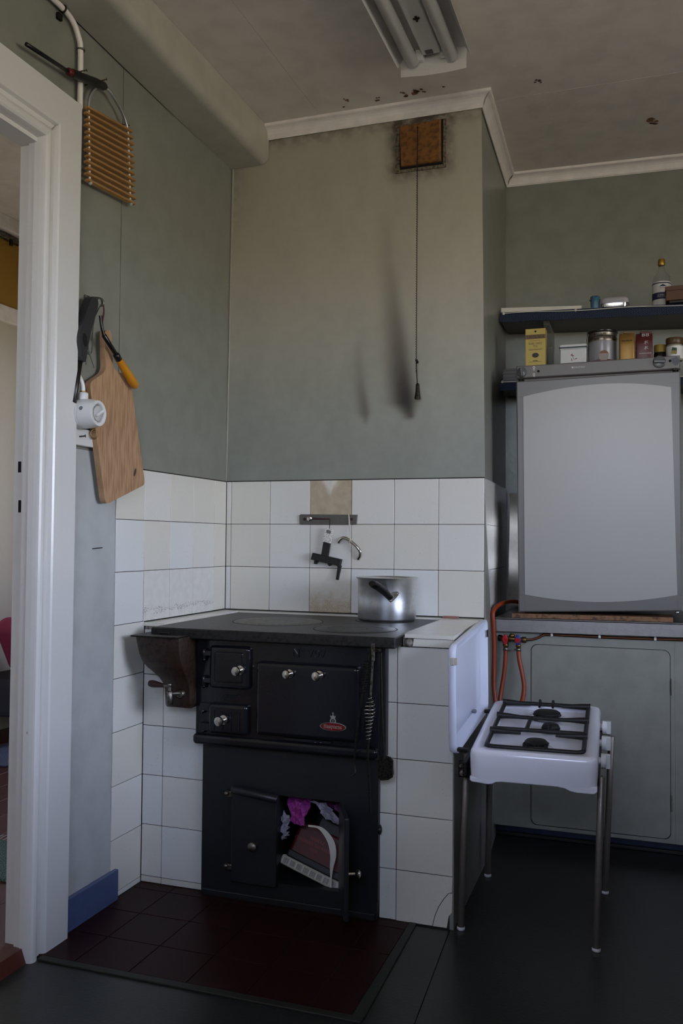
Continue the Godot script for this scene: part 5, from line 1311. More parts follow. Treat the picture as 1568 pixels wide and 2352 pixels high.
	part(t, "box_body", b, _m("box_wood", Color(0.33, 0.195, 0.085), 0.5, 0)); b = MB.new(); b.rb(V(1.476, 1.891, -0.488), V(1.622, 1.9065, -0.417), 0.002); part(t, "box_lid", b, _m("box_wood", Color(0.33, 0.195, 0.085)))
	b = MB.new(); b.rb(V(1.49, 1.851, -0.48), V(1.61, 1.858, -0.43), 0.001); part(t, "box_foot", b, M.shelf_brown)
	# lower shelf behind the fridge, with its cloth edge
	t = thing("lower_shelf", "narrow lower shelf with a blue cloth edge, mostly behind the fridge", "shelf", V(1.3, 1.58, -0.57))
	b = MB.new(); b.hexa([V(0.897, 1.585, -0.68), V(2.3, 1.56, -0.77), V(2.3, 1.56, -0.45), V(0.90, 1.585, -0.45), V(0.897, 1.605, -0.68), V(2.3, 1.58, -0.77), V(2.3, 1.58, -0.45), V(0.90, 1.605, -0.45)]); part(t, "board", b, M.shelf_brown)
	b = MB.new(); b.hexa([V(0.90, 1.575, -0.4495), V(2.2, 1.55, -0.4495), V(2.2, 1.55, -0.447), V(0.90, 1.575, -0.447), V(0.90, 1.607, -0.4495), V(2.2, 1.582, -0.4495), V(2.2, 1.582, -0.447), V(0.90, 1.607, -0.447)]); part(t, "cloth_edge", b, M.cloth_blue)
	b = MB.new(); b.tube([V(0.902, 1.606, -0.446), V(1.5, 1.594, -0.446), V(2.1, 1.582, -0.446)], 0.0018, 6); part(t, "edge_cord", b, M.string_white)
	b = MB.new(); b.ball(V(0.908, 1.606, -0.4455), V(0.005, 0.005, 0.004), 10); part(t, "pin", b, M.string_white)
	t = thing("ribbed_box", "dull grey ribbed box on the lower shelf, left of the fridge top", "box", V(0.95, 1.606, -0.53))
	b = MB.new(); b.rb(V(0.905, 1.606, -0.60), V(0.99, 1.660, -0.47), 0.004); part(t, "box_body", b, _m("dull_grey", Color(0.42, 0.41, 0.40), 0.5))
	for i in 4:
		b = MB.new(); b.rb(V(0.903, 1.614 + 0.012 * i, -0.602), V(0.992, 1.618 + 0.012 * i, -0.468), 0.0015); part(t, "rib", b, M.dull_grey)

func counter_and_fridge() -> void:
	# steel worktop and the painted cupboard below it
	var t := thing("steel_worktop", "stained stainless-steel worktop running under the small fridge", "worktop", V(1.6, 0.72, -0.43))
	var b := MB.new()
	b.hexa([V(0.913, 0.711, -0.66), V(2.38, 0.721, -0.76), V(2.38, 0.721, -0.168), V(0.924, 0.711, -0.168), V(0.913, 0.755, -0.66), V(2.38, 0.765, -0.76), V(2.38, 0.765, -0.172), V(0.924, 0.755, -0.172)]); part(t, "worktop", b, M.counter_steel)
	b = MB.new(); b.tube([V(0.923, 0.754, -0.171), V(2.38, 0.764, -0.171)], 0.0035, 8); part(t, "rolled_edge", b, M.counter_steel)
	t = thing("base_cupboard", "grey painted base cupboard with a round-cornered door and blue plinth", "cupboard", V(1.6, 0.0, -0.4))
	b = MB.new(); b.box(V(0.925, 0.055, -0.62), V(2.38, 0.7095, -0.203)); part(t, "carcass", b, M.dark)
	# front frame with the rounded door opening, a hair's gap, then the door
	var dx0 := 1.043
	var dx1 := 1.484
	var dy0 := 0.068
	var dy1 := 0.670
	var dw := dx1 - dx0
	var dh := dy1 - dy0
	var mid := Vector2((dx0 + dx1) / 2, (dy0 + dy1) / 2)
	b = MB.new()
	b.box(V(0.905, 0.056, -0.206), V(dx0, 0.7105, -0.2)); b.box(V(dx1, 0.056, -0.206), V(1.497, 0.7105, -0.2))
	b.box(V(dx0, dy1, -0.206), V(dx1, 0.7105, -0.2)); b.box(V(dx0, 0.056, -0.206), V(dx1, dy0, -0.2))
	for q in [[1, 1], [-1, 1], [-1, -1], [1, -1]]:   # fillets of the rounded opening
		var co := V(mid.x + q[0] * dw / 2, mid.y + q[1] * dh / 2, -0.2)
		var ce := co - V(q[0], q[1], 0) * 0.022
		for i in 6:
			var a0 := PI / 2 * i / 6.0
			var a1 := PI / 2 * (i + 1) / 6.0
			b.flat([co, ce + V(q[0] * cos(a0), q[1] * sin(a0), 0) * 0.022, ce + V(q[0] * cos(a1), q[1] * sin(a1), 0) * 0.022], V(0, 0, 1))
	b.box(V(1.4975, 0.056, -0.206), V(2.38, 0.711, -0.2))
	part(t, "front_frame", b, M.cabinet_paint)
	var dp := PackedVector2Array()
	for q in rrect(dw - 0.0036, dh - 0.0036, 0.021, 5): dp.append(q + mid)
	b = MB.new(); b.prism(Transform3D(Basis(), V(0, 0, -0.207)), dp, 0.0085, 0.0015); var d := part(t, "door", b, M.cabinet_paint)
	for y in [0.553, 0.185]:
		b = MB.new(); b.cyl(V(1.4885, y - 0.026, -0.197), V(1.4885, y + 0.026, -0.197), 0.0032, 8); b.cyl(V(1.4885, y - 0.003, -0.197), V(1.4885, y + 0.003, -0.197), 0.0042, 8); part(d, "hinge", b, M.cabinet_paint)
	b = MB.new(); b.rb(V(1.056, 0.455, -0.1995), V(1.082, 0.468, -0.1955), 0.001); part(d, "catch_plate", b, M.cabinet_paint)
	b = MB.new(); b.box(V(0.90, 0.0, -0.60), V(2.38, 0.056, -0.285)); part(t, "plinth", b, M.plinth_blue)
	b = MB.new(); b.rb(V(0.90, 0.0, -0.287), V(2.38, 0.012, -0.270), 0.003); part(t, "floor_bead", b, M.strip_dark)
	# fridge: a four-cornered front, leaning a little as the shelf wall does
	t = thing("small_fridge", "small grey fridge with a curved white door panel on the steel worktop", "fridge", V(1.26, 0.775, -0.33))
	b = MB.new()
	b.hexa([V(1.004, 0.782, -0.44), V(1.520, 0.800, -0.44), V(1.520, 0.800, -0.222), V(1.004, 0.782, -0.222), V(0.994, 1.612, -0.44), V(1.516, 1.618, -0.44), V(1.516, 1.618, -0.222), V(0.994, 1.612, -0.222)]); part(t, "cabinet", b, M.fridge_panel_grey)
	b = MB.new(); b.hexa([V(1.006, 0.784, -0.63), V(1.518, 0.802, -0.63), V(1.518, 0.802, -0.435), V(1.006, 0.784, -0.435), V(0.998, 1.545, -0.63), V(1.514, 1.545, -0.63), V(1.514, 1.545, -0.435), V(0.998, 1.545, -0.435)]); part(t, "cooling_unit", b, M.grate_black)
	b = MB.new(); b.prism(Transform3D(Basis(), V(0, 0, -0.224)), PackedVector2Array([Vector2(0.994, 1.571), Vector2(1.517, 1.575), Vector2(1.516, 1.6185), Vector2(0.993, 1.6125)]), 0.027, 0.003); var cp := part(t, "control_panel", b, M.fridge_panel_grey)
	for kn in [[1.012, 1.5905, 0.0175], [1.4535, 1.6005, 0.0205]]:
		b = MB.new(); b.lathe(Transform3D(Basis(V(1, 0, 0), V(0, 0, 1), V(0, -1, 0)), V(kn[0], kn[1], -0.197)), [Vector2(0, 0.004), Vector2(kn[2] * 0.85, 0.004), Vector2(kn[2] * 0.95, 0.003), Vector2(kn[2], 0)], 28)
		var kb := part(cp, "knob", b, M.knob_grey)
		b = MB.new(); b.rbox(Transform3D(Basis(V(0, 0, 1), 0.15 if kn[0] < 1.2 else 1.5), V(kn[0], kn[1], -0.190)), V(kn[2] * 0.5, kn[2] * 1.75, 0.013), 0.003, 2); part(kb, "knob_grip", b, M.knob_grey)
	b = MB.new(); b.lathe(Transform3D(Basis(V(0.010, 0, 0), V(0, 0, 1), V(0, -0.014, 0)), V(1.504, 1.6, -0.197)), [Vector2(0, 0.010), Vector2(0.8, 0.009), Vector2(1, 0)], 20); part(cp, "igniter_button", b, M.bakelite)
	for q in [[1.068, 1.5915], [1.486, 1.602]]:
		b = MB.new(); b.lathe(Transform3D(Basis(V(1, 0, 0), V(0, 0, 1), V(0, -1, 0)), V(q[0], q[1], -0.1972)), [Vector2(0, 0.001), Vector2(0.0042, 0.001), Vector2(0.0045, 0)], 14); part(cp, "indicator_hole", b, M.dark)
	words(cp, "panel_lettering", "Electrolux", V(1.2035, 1.5985, -0.1969), Basis(V(0, 0, 1), 0.012), 0.0065, 0.034, M.print_pale, 0.0004)
	b = MB.new(); b.prism(Transform3D(Basis(), V(1.1805, 1.598, -0.1969)), PackedVector2Array([Vector2(-0.003, -0.003), Vector2(0.003, -0.003), Vector2(0.003, 0.003), Vector2(-0.003, 0.003)]), 0.0004); part(cp, "logo_square", b, M.print_pale)
	for q in [[1.053, 1.605, 0.0042], [1.053, 1.5975, 0.003], [1.053, 1.582, 0.0038], [1.054, 1.576, 0.003]]:
		b = MB.new(); b.lathe(Transform3D(Basis(V(1, 0, 0), V(0, 0, 1), V(0, -1, 0)), V(q[0], q[1], -0.1969)), [Vector2(q[2] * 0.55, 0), Vector2(q[2] * 0.55, 0.0004), Vector2(q[2], 0.0004), Vector2(q[2], 0)], 14); part(cp, "printed_symbol", b, M.print_pale)
	b = MB.new(); b.prism(Transform3D(Basis(), V(0, 0, -0.222)), PackedVector2Array([Vector2(1.003, 0.776), Vector2(1.520, 0.796), Vector2(1.517, 1.566), Vector2(1.40, 1.5665), Vector2(1.25, 1.5635), Vector2(1.12, 1.561), Vector2(0.994, 1.560)]), 0.031, 0.004); d = part(t, "door", b, M.fridge_grey)
	var wp := PackedVector2Array()
	for i in 13:
		var u := i / 12.0
		wp.append(Vector2(lerpf(1.025, 1.505, u), lerpf(0.836, 0.8475, u) - 0.024 * (1 - pow(2 * u - 1, 2))))
	for i in 13:
		var u := 1.0 - i / 12.0
		wp.append(Vector2(lerpf(1.0185, 1.489, u), lerpf(1.5055, 1.515, u) + 0.024 * (1 - pow(2 * u - 1, 2)) + 0.004 * sin(TAU * 0.5 * u) * u))
	b = MB.new(); b.prism(Transform3D(Basis(), V(0, 0, -0.1912)), wp, 0.0022, 0.0006); part(d, "white_panel", b, M.fridge_white)
	b = MB.new()
	for q in [[0.995, 1.017, 1.505], [1.49, 1.517, 1.528], [1.003, 1.024, 0.834], [1.506, 1.519, 0.846]]: b.box(V(q[0], q[2], -0.1912), V(q[1], q[2] + 0.0008, -0.1908))
	b.box(V(1.024, 0.785, -0.1912), V(1.0246, 0.815, -0.1908)); b.box(V(1.505, 0.805, -0.1912), V(1.5056, 0.845, -0.1908))
	part(d, "panel_seam", b, M.knob_grey)
	for q in [[1.010, 1.566], [1.503, 1.571]]:
		b = MB.new(); b.rb(V(q[0] - 0.009, q[1] - 0.002, -0.215), V(q[0] + 0.009, q[1] + 0.004, -0.182), 0.001); b.cyl(V(q[0], q[1] - 0.006, -0.190), V(q[0], q[1] + 0.006, -0.190), 0.003, 8); part(t, "hinge", b, M.steel_dark)
	for x in [1.015, 1.505]:
		b = MB.new(); b.cyl(V(x, 0.770 + 0.03 * (x - 1.0), -0.21), V(x, 0.790 + 0.01 * (x - 1.0), -0.21), 0.007, 12, 0.001); part(t, "foot", b, M.chrome)
	b = MB.new(); b.hexa([V(0.982, 0.7565, -0.32), V(1.492, 0.760, -0.32), V(1.492, 0.760, -0.192), V(0.982, 0.7565, -0.192), V(0.982, 0.7705, -0.32), V(1.492, 0.775, -0.32), V(1.492, 0.775, -0.192), V(0.982, 0.7705, -0.192)])
	solo("wooden_plank", b, M.plank, "rough wooden plank lying between the fridge and the steel worktop", "plank", V(1.24, 0.757, -0.26))
	b = MB.new()
	var st := []
	for i in 12:
		var y := 0.775 + 0.42 * i / 11.0
		var zz := -0.50 + 0.012 * sin(i * 0.55)
		st.append([V(0.926, y, zz), V(0.975, y, zz), V(0.975, y, zz - 0.006), V(0.926, y, zz - 0.006)])
	b.skin(st, true, true, true); solo("steel_tray", b, M.tray_steel, "shiny steel tray standing upright in the gap left of the fridge", "tray", V(0.95, 0.762, -0.5))
	# on top of the fridge, from the left
	fridge_top()

func fridge_top() -> void:
	var y0 := 1.6185
	var t := thing("tea_box", "tall yellow Earl Grey tea box on the fridge's left end", "tea box", V(1.047, y0, -0.30))
	var tea := mat("tea_yellow", Color(0.70, 0.61, 0.29), 0.45)
	var b := MB.new(); b.rb(V(1.0135, y0, -0.33), V(1.0825, 1.7575, -0.28), 0.0012); part(t, "carton", b, tea)
	var zf := -0.2799
	b = MB.new(); b.box(V(1.0136, 1.7215, zf - 0.0003), V(1.0824, 1.7365, zf + 0.0003)); part(t, "name_band", b, _m("band_brown", Color(0.40, 0.30, 0.16), 0.5))
	words(t, "lettering", "TWININGS", V(1.048, 1.729, zf + 0.0002), Basis(), 0.0125, 0.060, _m("tea_dark", Color(0.10, 0.08, 0.05), 0.5), 0.0003, true)
	words(t, "lettering", "CLASSICS", V(1.048, 1.7155, zf), Basis(), 0.0035, 0.034, M.band_brown, 0.0003, true)
	words(t, "lettering", "EARL GREY", V(1.048, 1.7055, zf), Basis(), 0.007, 0.046, M.tea_dark, 0.0003, true)
	words(t, "lettering", "TEA", V(1.048, 1.696, zf), Basis(), 0.0065, 0.015, M.tea_dark, 0.0003, true)
	b = MB.new(); b.lathe(Transform3D(Basis(V(0.0115, 0, 0), V(0, 0, 0.001), V(0, -0.0085, 0)), V(1.048, 1.664, zf)), [Vector2(0, 0.5), Vector2(0.95, 0.5), Vector2(1, 0)], 24); part(t, "oval_panel", b, M.tea_dark)
	b = MB.new(); b.ball(V(1.048, 1.7475, zf), V(0.0035, 0.0035, 0.0006), 8); part(t, "crest", b, M.tea_dark)
	b = MB.new()
	for k in 5: b.rb(V(1.0405 + 0.0032 * k, 1.6428, zf - 0.0003), V(1.0428 + 0.0032 * k, 1.6462, zf + 0.0004), 0.0001)
	part(t, "small_print", b, M.tea_dark)
	b = MB.new()
	for q in [[1.685, 0.048], [1.682, 0.044], [1.6405, 0.042]]: b.box(V(1.048 - q[1] / 2, q[0], zf), V(1.048 + q[1] / 2, q[0] + 0.0012, zf + 0.0003))
	part(t, "small_print", b, M.band_brown)
	# white tin with a green band
	t = thing("flower_tin", "white tin with a green band and red flower sprigs on the fridge", "tin", V(1.176, y0, -0.30))
	b = MB.new(); b.rb(V(1.133, y0, -0.345), V(1.220, 1.676, -0.265), 0.004, 2); part(t, "tin_body", b, _m("tin_cream", Color(0.72, 0.72, 0.70), 0.35))
	b = MB.new(); b.rb(V(1.131, 1.673, -0.347), V(1.222, 1.692, -0.263), 0.004, 2); var lid := part(t, "tin_lid", b, M.tin_cream)
	b = MB.new(); b.rb(V(1.1305, 1.6755, -0.3475), V(1.2225, 1.6845, -0.2625), 0.003, 1); part(lid, "green_band", b, _m("band_green", Color(0.08, 0.17, 0.17), 0.4))
	b = MB.new()
	for q in [[1.172, 1.655, 0.8], [1.176, 1.652, -0.4], [1.186, 1.640, 0.3], [1.172, 1.638, 1.8]]: b.rbox(Transform3D(Basis(V(0, 0, 1), q[2]), V(q[0], q[1], -0.2648)), V(0.008, 0.0026, 0.0008), 0.0003, 1)
	part(t, "flower_print", b, _m("flower_red", Color(0.55, 0.16, 0.16), 0.5))
	b = MB.new()
	b.tube([V(1.170, 1.656, -0.2648), V(1.176, 1.648, -0.2647), V(1.18, 1.636, -0.2648)], 0.0005, 4); part(t, "stem_print", b, M.band_green)
	# storage jar with a steel lid and a coffee-cup picture
	t = thing("coffee_canister", "round canister with a steel lid and a coffee-cup picture", "canister", V(1.272, y0, -0.32))
	var ct := Transform3D(Basis(), V(1.270, y0, -0.325))
	b = MB.new(); b.lathe(ct, [Vector2(0, 0), Vector2(0.046, 0), Vector2(0.0475, 0.003), Vector2(0.0475, 0.084), Vector2(0, 0.084)], 36); var cb := part(t, "canister_body", b, _m("can_pale", Color(0.52, 0.51, 0.52), 0.3))
	b = MB.new(); b.lathe(ct, [Vector2(0.0478, 0.083), Vector2(0.0485, 0.085), Vector2(0.0485, 0.098), Vector2(0.047, 0.100), Vector2(0.0485, 0.102), Vector2(0.0485, 0.113), Vector2(0.046, 0.115)], 36); part(t, "steel_collar", b, M.steel_dull)
	b = MB.new(); b.lathe(ct, [Vector2(0.0495, 0.112), Vector2(0.0515, 0.114), Vector2(0.0515, 0.120), Vector2(0.046, 0.125), Vector2(0, 0.127)], 36); part(t, "lid", b, _m("lid_dark", Color(0.16, 0.15, 0.14), 0.3, 0.5))
	b = MB.new(); b.tube(arc(V(1.226, 1.725, -0.30), V(0, 0.006, 0), V(0, 0, 0.005), 0, TAU, 10), 0.0012, 5); b.tube([V(1.224, 1.735, -0.30), V(1.220, 1.71, -0.29), V(1.222, 1.68, -0.288)], 0.0014, 5); part(t, "wire_clasp", b, M.steel_dull)
	var fb := Basis(V(0, 1, 0), 0.06)
	var f0 := V(1.270, 0, -0.325) + fb * V(0, 0, 0.0476)
	b = MB.new(); b.prism(Transform3D(fb, V(f0.x + 0.004, 1.650, f0.z) - fb * V(0, 0, 0.002)), PackedVector2Array([Vector2(-0.016, -0.008), Vector2(-0.010, -0.017), Vector2(0.010, -0.017), Vector2(0.016, -0.008), Vector2(0.017, 0.006), Vector2(-0.017, 0.006)]), 0.0024); part(cb, "cup_picture", b, _m("cup_cream", Color(0.50, 0.45, 0.42), 0.4))
	b = MB.new(); b.prism(Transform3D(fb, V(f0.x + 0.004, 1.656, f0.z) - fb * V(0, 0, 0.002)), PackedVector2Array([Vector2(-0.016, 0), Vector2(0.016, 0), Vector2(0.012, 0.006), Vector2(0.004, 0.011), Vector2(-0.007, 0.009)]), 0.0026); part(cb, "coffee_picture", b, _m("coffee_tan", Color(0.44, 0.28, 0.18), 0.5))
	b = MB.new(); b.prism(Transform3D(fb, V(f0.x + 0.002, 1.630, f0.z) - fb * V(0, 0, 0.004)), PackedVector2Array([Vector2(-0.030, -0.008), Vector2(0.030, -0.008), Vector2(0.034, 0.002), Vector2(0.016, 0.006), Vector2(-0.016, 0.006), Vector2(-0.032, 0.003)]), 0.0045); part(cb, "saucer_picture", b, _m("saucer_red", Color(0.27, 0.10, 0.10), 0.5))
	# two packets
	for q in [["gold_packet", "folded gold foil coffee packet beside the round canister", 1.3265, 1.3775, 1.7225, _m("foil_gold", Color(0.56, 0.43, 0.20), 0.42, 0.45)], ["red_packet", "dark red foil packet with pale lettering beside the gold packet", 1.379, 1.4335, 1.7185, _m("foil_red", Color(0.29, 0.06, 0.055), 0.4, 0.1)]]:
		t = thing(q[0], q[1], "packet", V((q[2] + q[3]) / 2, y0, -0.30))
		var rs := []
		for r in [[0.0, 1.0, 0.026], [0.02, 1.0, 0.029], [0.06, 0.99, 0.030], [0.085, 1.0, 0.027], [0.097, 0.98, 0.012], [q[4] - y0, 0.97, 0.005]]:
			var w: float = (q[3] - q[2]) / 2 * r[1]
			var o := []
			for s in rrect(w * 2, r[2] * 2, minf(r[2] * 0.6, 0.006), 3): o.append(V((q[2] + q[3]) / 2 + s.x, y0 + r[0], -0.30 + s.y))
			rs.append(o)
		b = MB.new(); b.skin(rs, true, true, true); part(t, "packet_body", b, q[5])
		b = MB.new(); b.rbox(Transform3D(Basis(V(0, 0, 1), -0.12), V((q[2] + q[3]) / 2 + 0.006, q[4] + 0.002, -0.297)), V((q[3] - q[2]) * 0.7, 0.007, 0.012), 0.002, 1); part(t, "folded_top", b, M.band_brown if q[0] == "gold_packet" else q[5])
		if q[0] == "gold_packet":
			b = MB.new()
			for k in 7: b.rb(V(1.336 + 0.0048 * k, 1.6915, -0.2712), V(1.3395 + 0.0048 * k, 1.6955 - 0.001 * (k % 3), -0.2692), 0.0003)
			part(t, "small_print", b, M.tea_dark)
		else:
			words(t, "lettering", "BB", V(1.411, 1.709, -0.2755), Basis(V(1, 0, 0), -0.5), 0.012, 0.022, M.print_pale, 0.0006)
			b = MB.new()   # two brush-written marks and a line of small print
			for k in 2:
				var c := V(1.413, 1.683 - 0.0185 * k, -0.2712)
				for sq in [[-0.006, 0.003, 0.007, 0.005], [-0.001, 0.007, -0.002, -0.007], [0.0, 0.003, -0.007, -0.005], [0.001, 0.002, 0.007, -0.004], [-0.004, -0.002, 0.004, -0.001]]:
					b.tube([c + V(sq[0], sq[1], 0.0008), c + V(sq[2], sq[3], 0.0012)], 0.0006, 4)
			for k in 12: b.rb(V(1.392 + 0.0032 * k, 1.6455, -0.2712), V(1.3942 + 0.0032 * k, 1.6475, -0.2695), 0.0003)
			part(t, "small_print", b, M.print_pale)
	# jars at the right end
	t = thing("yellow_lid_jar", "low dark jar with a dull yellow lid behind the red packet", "jar", V(1.455, y0, -0.33))
	var jt := Transform3D(Basis(), V(1.457, y0, -0.31))
	b = MB.new(); b.lathe(jt, [Vector2(0, 0), Vector2(0.019, 0), Vector2(0.020, 0.003), Vector2(0.020, 0.03), Vector2(0.017, 0.034), Vector2(0.017, 0.038)], 24); part(t, "jar_body", b, _m("jar_dark", Color(0.05, 0.045, 0.04), 0.15))
	b = MB.new(); b.lathe(jt, [Vector2(0.0195, 0.034), Vector2(0.0195, 0.058), Vector2(0.018, 0.060), Vector2(0, 0.060)], 24); part(t, "jar_lid", b, _m("lid_yellow", Color(0.50, 0.42, 0.16), 0.5))
	t = thing("jam_jar", "brown-lidded jar with a green and yellow label at the fridge's right end", "jar", V(1.502, y0, -0.30))
	jt = Transform3D(Basis(), V(1.503, y0, -0.295))
	b = MB.new(); b.lathe(jt, [Vector2(0, 0), Vector2(0.024, 0), Vector2(0.026, 0.003), Vector2(0.026, 0.050), Vector2(0.0235, 0.056)], 28); part(t, "jar_body", b, _m("jar_cream", Color(0.55, 0.54, 0.47), 0.25))
	b = MB.new(); b.lathe(jt, [Vector2(0.026, 0.054), Vector2(0.028, 0.056), Vector2(0.028, 0.074), Vector2(0.026, 0.077), Vector2(0, 0.077)], 28); part(t, "jar_lid", b, _m("lid_brown", Color(0.30, 0.22, 0.12), 0.4))
	b = MB.new(); b.lathe(jt, [Vector2(0.0262, 0.006), Vector2(0.0265, 0.006), Vector2(0.0265, 0.048), Vector2(0.0262, 0.048)], 28); var jl := part(t, "label", b, M.label_white)
	b = MB.new(); b.prism(Transform3D(Basis(V(0, 1, 0), -0.2), V(1.4985, 1.648, -0.2698)), PackedVector2Array([Vector2(-0.008, -0.008), Vector2(0.010, -0.010), Vector2(0.011, 0.010), Vector2(-0.004, 0.013)]), 0.001); part(jl, "label_leaf", b, _m("leaf_green", Color(0.10, 0.25, 0.14), 0.5))
	b = MB.new(); b.prism(Transform3D(Basis(V(0, 1, 0), -0.2), V(1.4985, 1.645, -0.2692)), PackedVector2Array([Vector2(-0.007, -0.004), Vector2(0.008, -0.005), Vector2(0.008, 0.004), Vector2(-0.006, 0.005)]), 0.001); part(jl, "label_patch", b, M.tea_yellow)
	words(jl, "label_lettering", "FAIR", V(1.4988, 1.645, -0.2682), Basis(V(0, 1, 0), -0.2), 0.005, 0.012, M.tea_dark, 0.0006)

func gas() -> void:
	# copper pipe below the worktop, manifold with two taps, three orange hoses
	var b := MB.new()
	b.tube(smooth_path([V(1.030, 0.686, -0.178), V(1.05, 0.687, -0.180), V(1.068, 0.692, -0.185), V(1.085, 0.701, -0.190), V(1.105, 0.704, -0.1925), V(1.3, 0.703, -0.1925), V(1.55, 0.705, -0.1925), V(2.3, 0.712, -0.1925)], 5), 0.0042, 8)
	var t := thing("copper_pipe", "thin copper gas pipe clipped along the worktop's underside", "pipe", V(1.5, 0.7, -0.19))
	part(t, "pipe", b, M.copper)
	for x in [1.113, 1.266, 1.438]:
		b = MB.new(); b.rb(V(x - 0.004, 0.699, -0.199), V(x + 0.004, 0.714, -0.186), 0.002); part(t, "clip", b, M.cord_white)
	t = thing("gas_manifold", "brass gas manifold with a red tap and a red-and-blue tap", "gas valve", V(0.98, 0.62, -0.18))
	b = MB.new(); b.cyl(V(0.940, 0.688, -0.182), V(1.026, 0.684, -0.182), 0.0075, 14, 0.001); part(t, "body", b, M.brass)
	b = MB.new(); b.cyl(V(0.936, 0.688, -0.182), V(0.948, 0.6875, -0.182), 0.0105, 6, 0.001); part(t, "end_nut", b, M.steel_dark)
	b = MB.new(); b.cyl(V(1.016, 0.6845, -0.182), V(1.030, 0.684, -0.182), 0.0105, 6, 0.001); part(t, "pipe_nut", b, M.brass)
	b = MB.new(); b.cyl(V(0.983, 0.690, -0.182), V(0.983, 0.703, -0.182), 0.010, 14, 0.003); part(t, "top_plug", b, M.brass)
	for q in [[0.962, M.tap_red, M.tap_red], [1.0045, M.tap_blue, M.tap_red]]:
		var x: float = q[0]
		b = MB.new(); b.cyl(V(x, 0.684, -0.182), V(x, 0.655, -0.182), 0.0075, 12, 0.001); b.cyl(V(x, 0.668, -0.182), V(x, 0.660, -0.182), 0.0095, 6, 0.001); part(t, "outlet", b, M.brass)
		b = MB.new(); b.prism(Transform3D(Basis(), V(x, 0.684, -0.170)), PackedVector2Array([Vector2(-0.010, -0.004), Vector2(-0.004, -0.016), Vector2(0.004, -0.016), Vector2(0.010, -0.004), Vector2(0.010, 0.004), Vector2(0.004, 0.017), Vector2(-0.004, 0.017), Vector2(-0.010, 0.004)]), 0.008, 0.002); var tp := part(t, "tap", b, q[1])
		b = MB.new(); b.lathe(Transform3D(Basis(V(1, 0, 0), V(0, 0, 1), V(0, -1, 0)), V(x, 0.684, -0.163)), [Vector2(0, 0.003), Vector2(0.003, 0.003), Vector2(0.004, 0.005), Vector2(0.0085, 0.005), Vector2(0.009, 0.0)], 18); part(tp, "tap_disc", b, q[2])
		b = MB.new(); b.cyl(V(x, 0.655, -0.182), V(x, 0.646, -0.182), 0.0085, 12, 0.001); b.rb(V(x + (0.004 if x < 0.98 else -0.014), 0.647, -0.186), V(x + (0.014 if x < 0.98 else -0.004), 0.654, -0.177), 0.001); part(t, "hose_clamp", b, M.steel_dull)
	var h := func(label: String, p: Array, r: float, at: Vector3) -> void:
		var mb := MB.new(); mb.tube(smooth_path(p, 6), r, 12)
		solo("gas_hose", mb, M.hose_orange, label, "hose", at, "orange gas hoses")
	h.call("orange gas hose hanging from the red tap, with worn print", [V(0.962, 0.650, -0.182), V(0.961, 0.62, -0.181), V(0.957, 0.57, -0.178), V(0.950, 0.52, -0.172), V(0.945, 0.47, -0.16), V(0.945, 0.40, -0.13), V(0.96, 0.36, -0.08)], 0.0068, V(0.957, 0.57, -0.178))
	h.call("orange gas hose curving down from the red-and-blue tap", [V(1.0045, 0.650, -0.182), V(1.007, 0.62, -0.180), V(1.018, 0.575, -0.172), V(1.026, 0.535, -0.160), V(1.025, 0.50, -0.145), V(1.018, 0.465, -0.12), V(1.015, 0.43, -0.08)], 0.0072, V(1.018, 0.575, -0.172))
	h.call("orange gas hose looped over the worktop's left end beside the chimney", [V(0.990, 0.785, -0.43), V(0.970, 0.80, -0.36), V(0.951, 0.803, -0.28), V(0.936, 0.797, -0.20), V(0.925, 0.778, -0.150), V(0.926, 0.74, -0.145), V(0.928, 0.68, -0.150), V(0.928, 0.60, -0.150), V(0.928, 0.54, -0.145), V(0.932, 0.50, -0.14), V(0.940, 0.465, -0.13), V(0.95, 0.44, -0.11)], 0.0072, V(0.926, 0.74, -0.145))

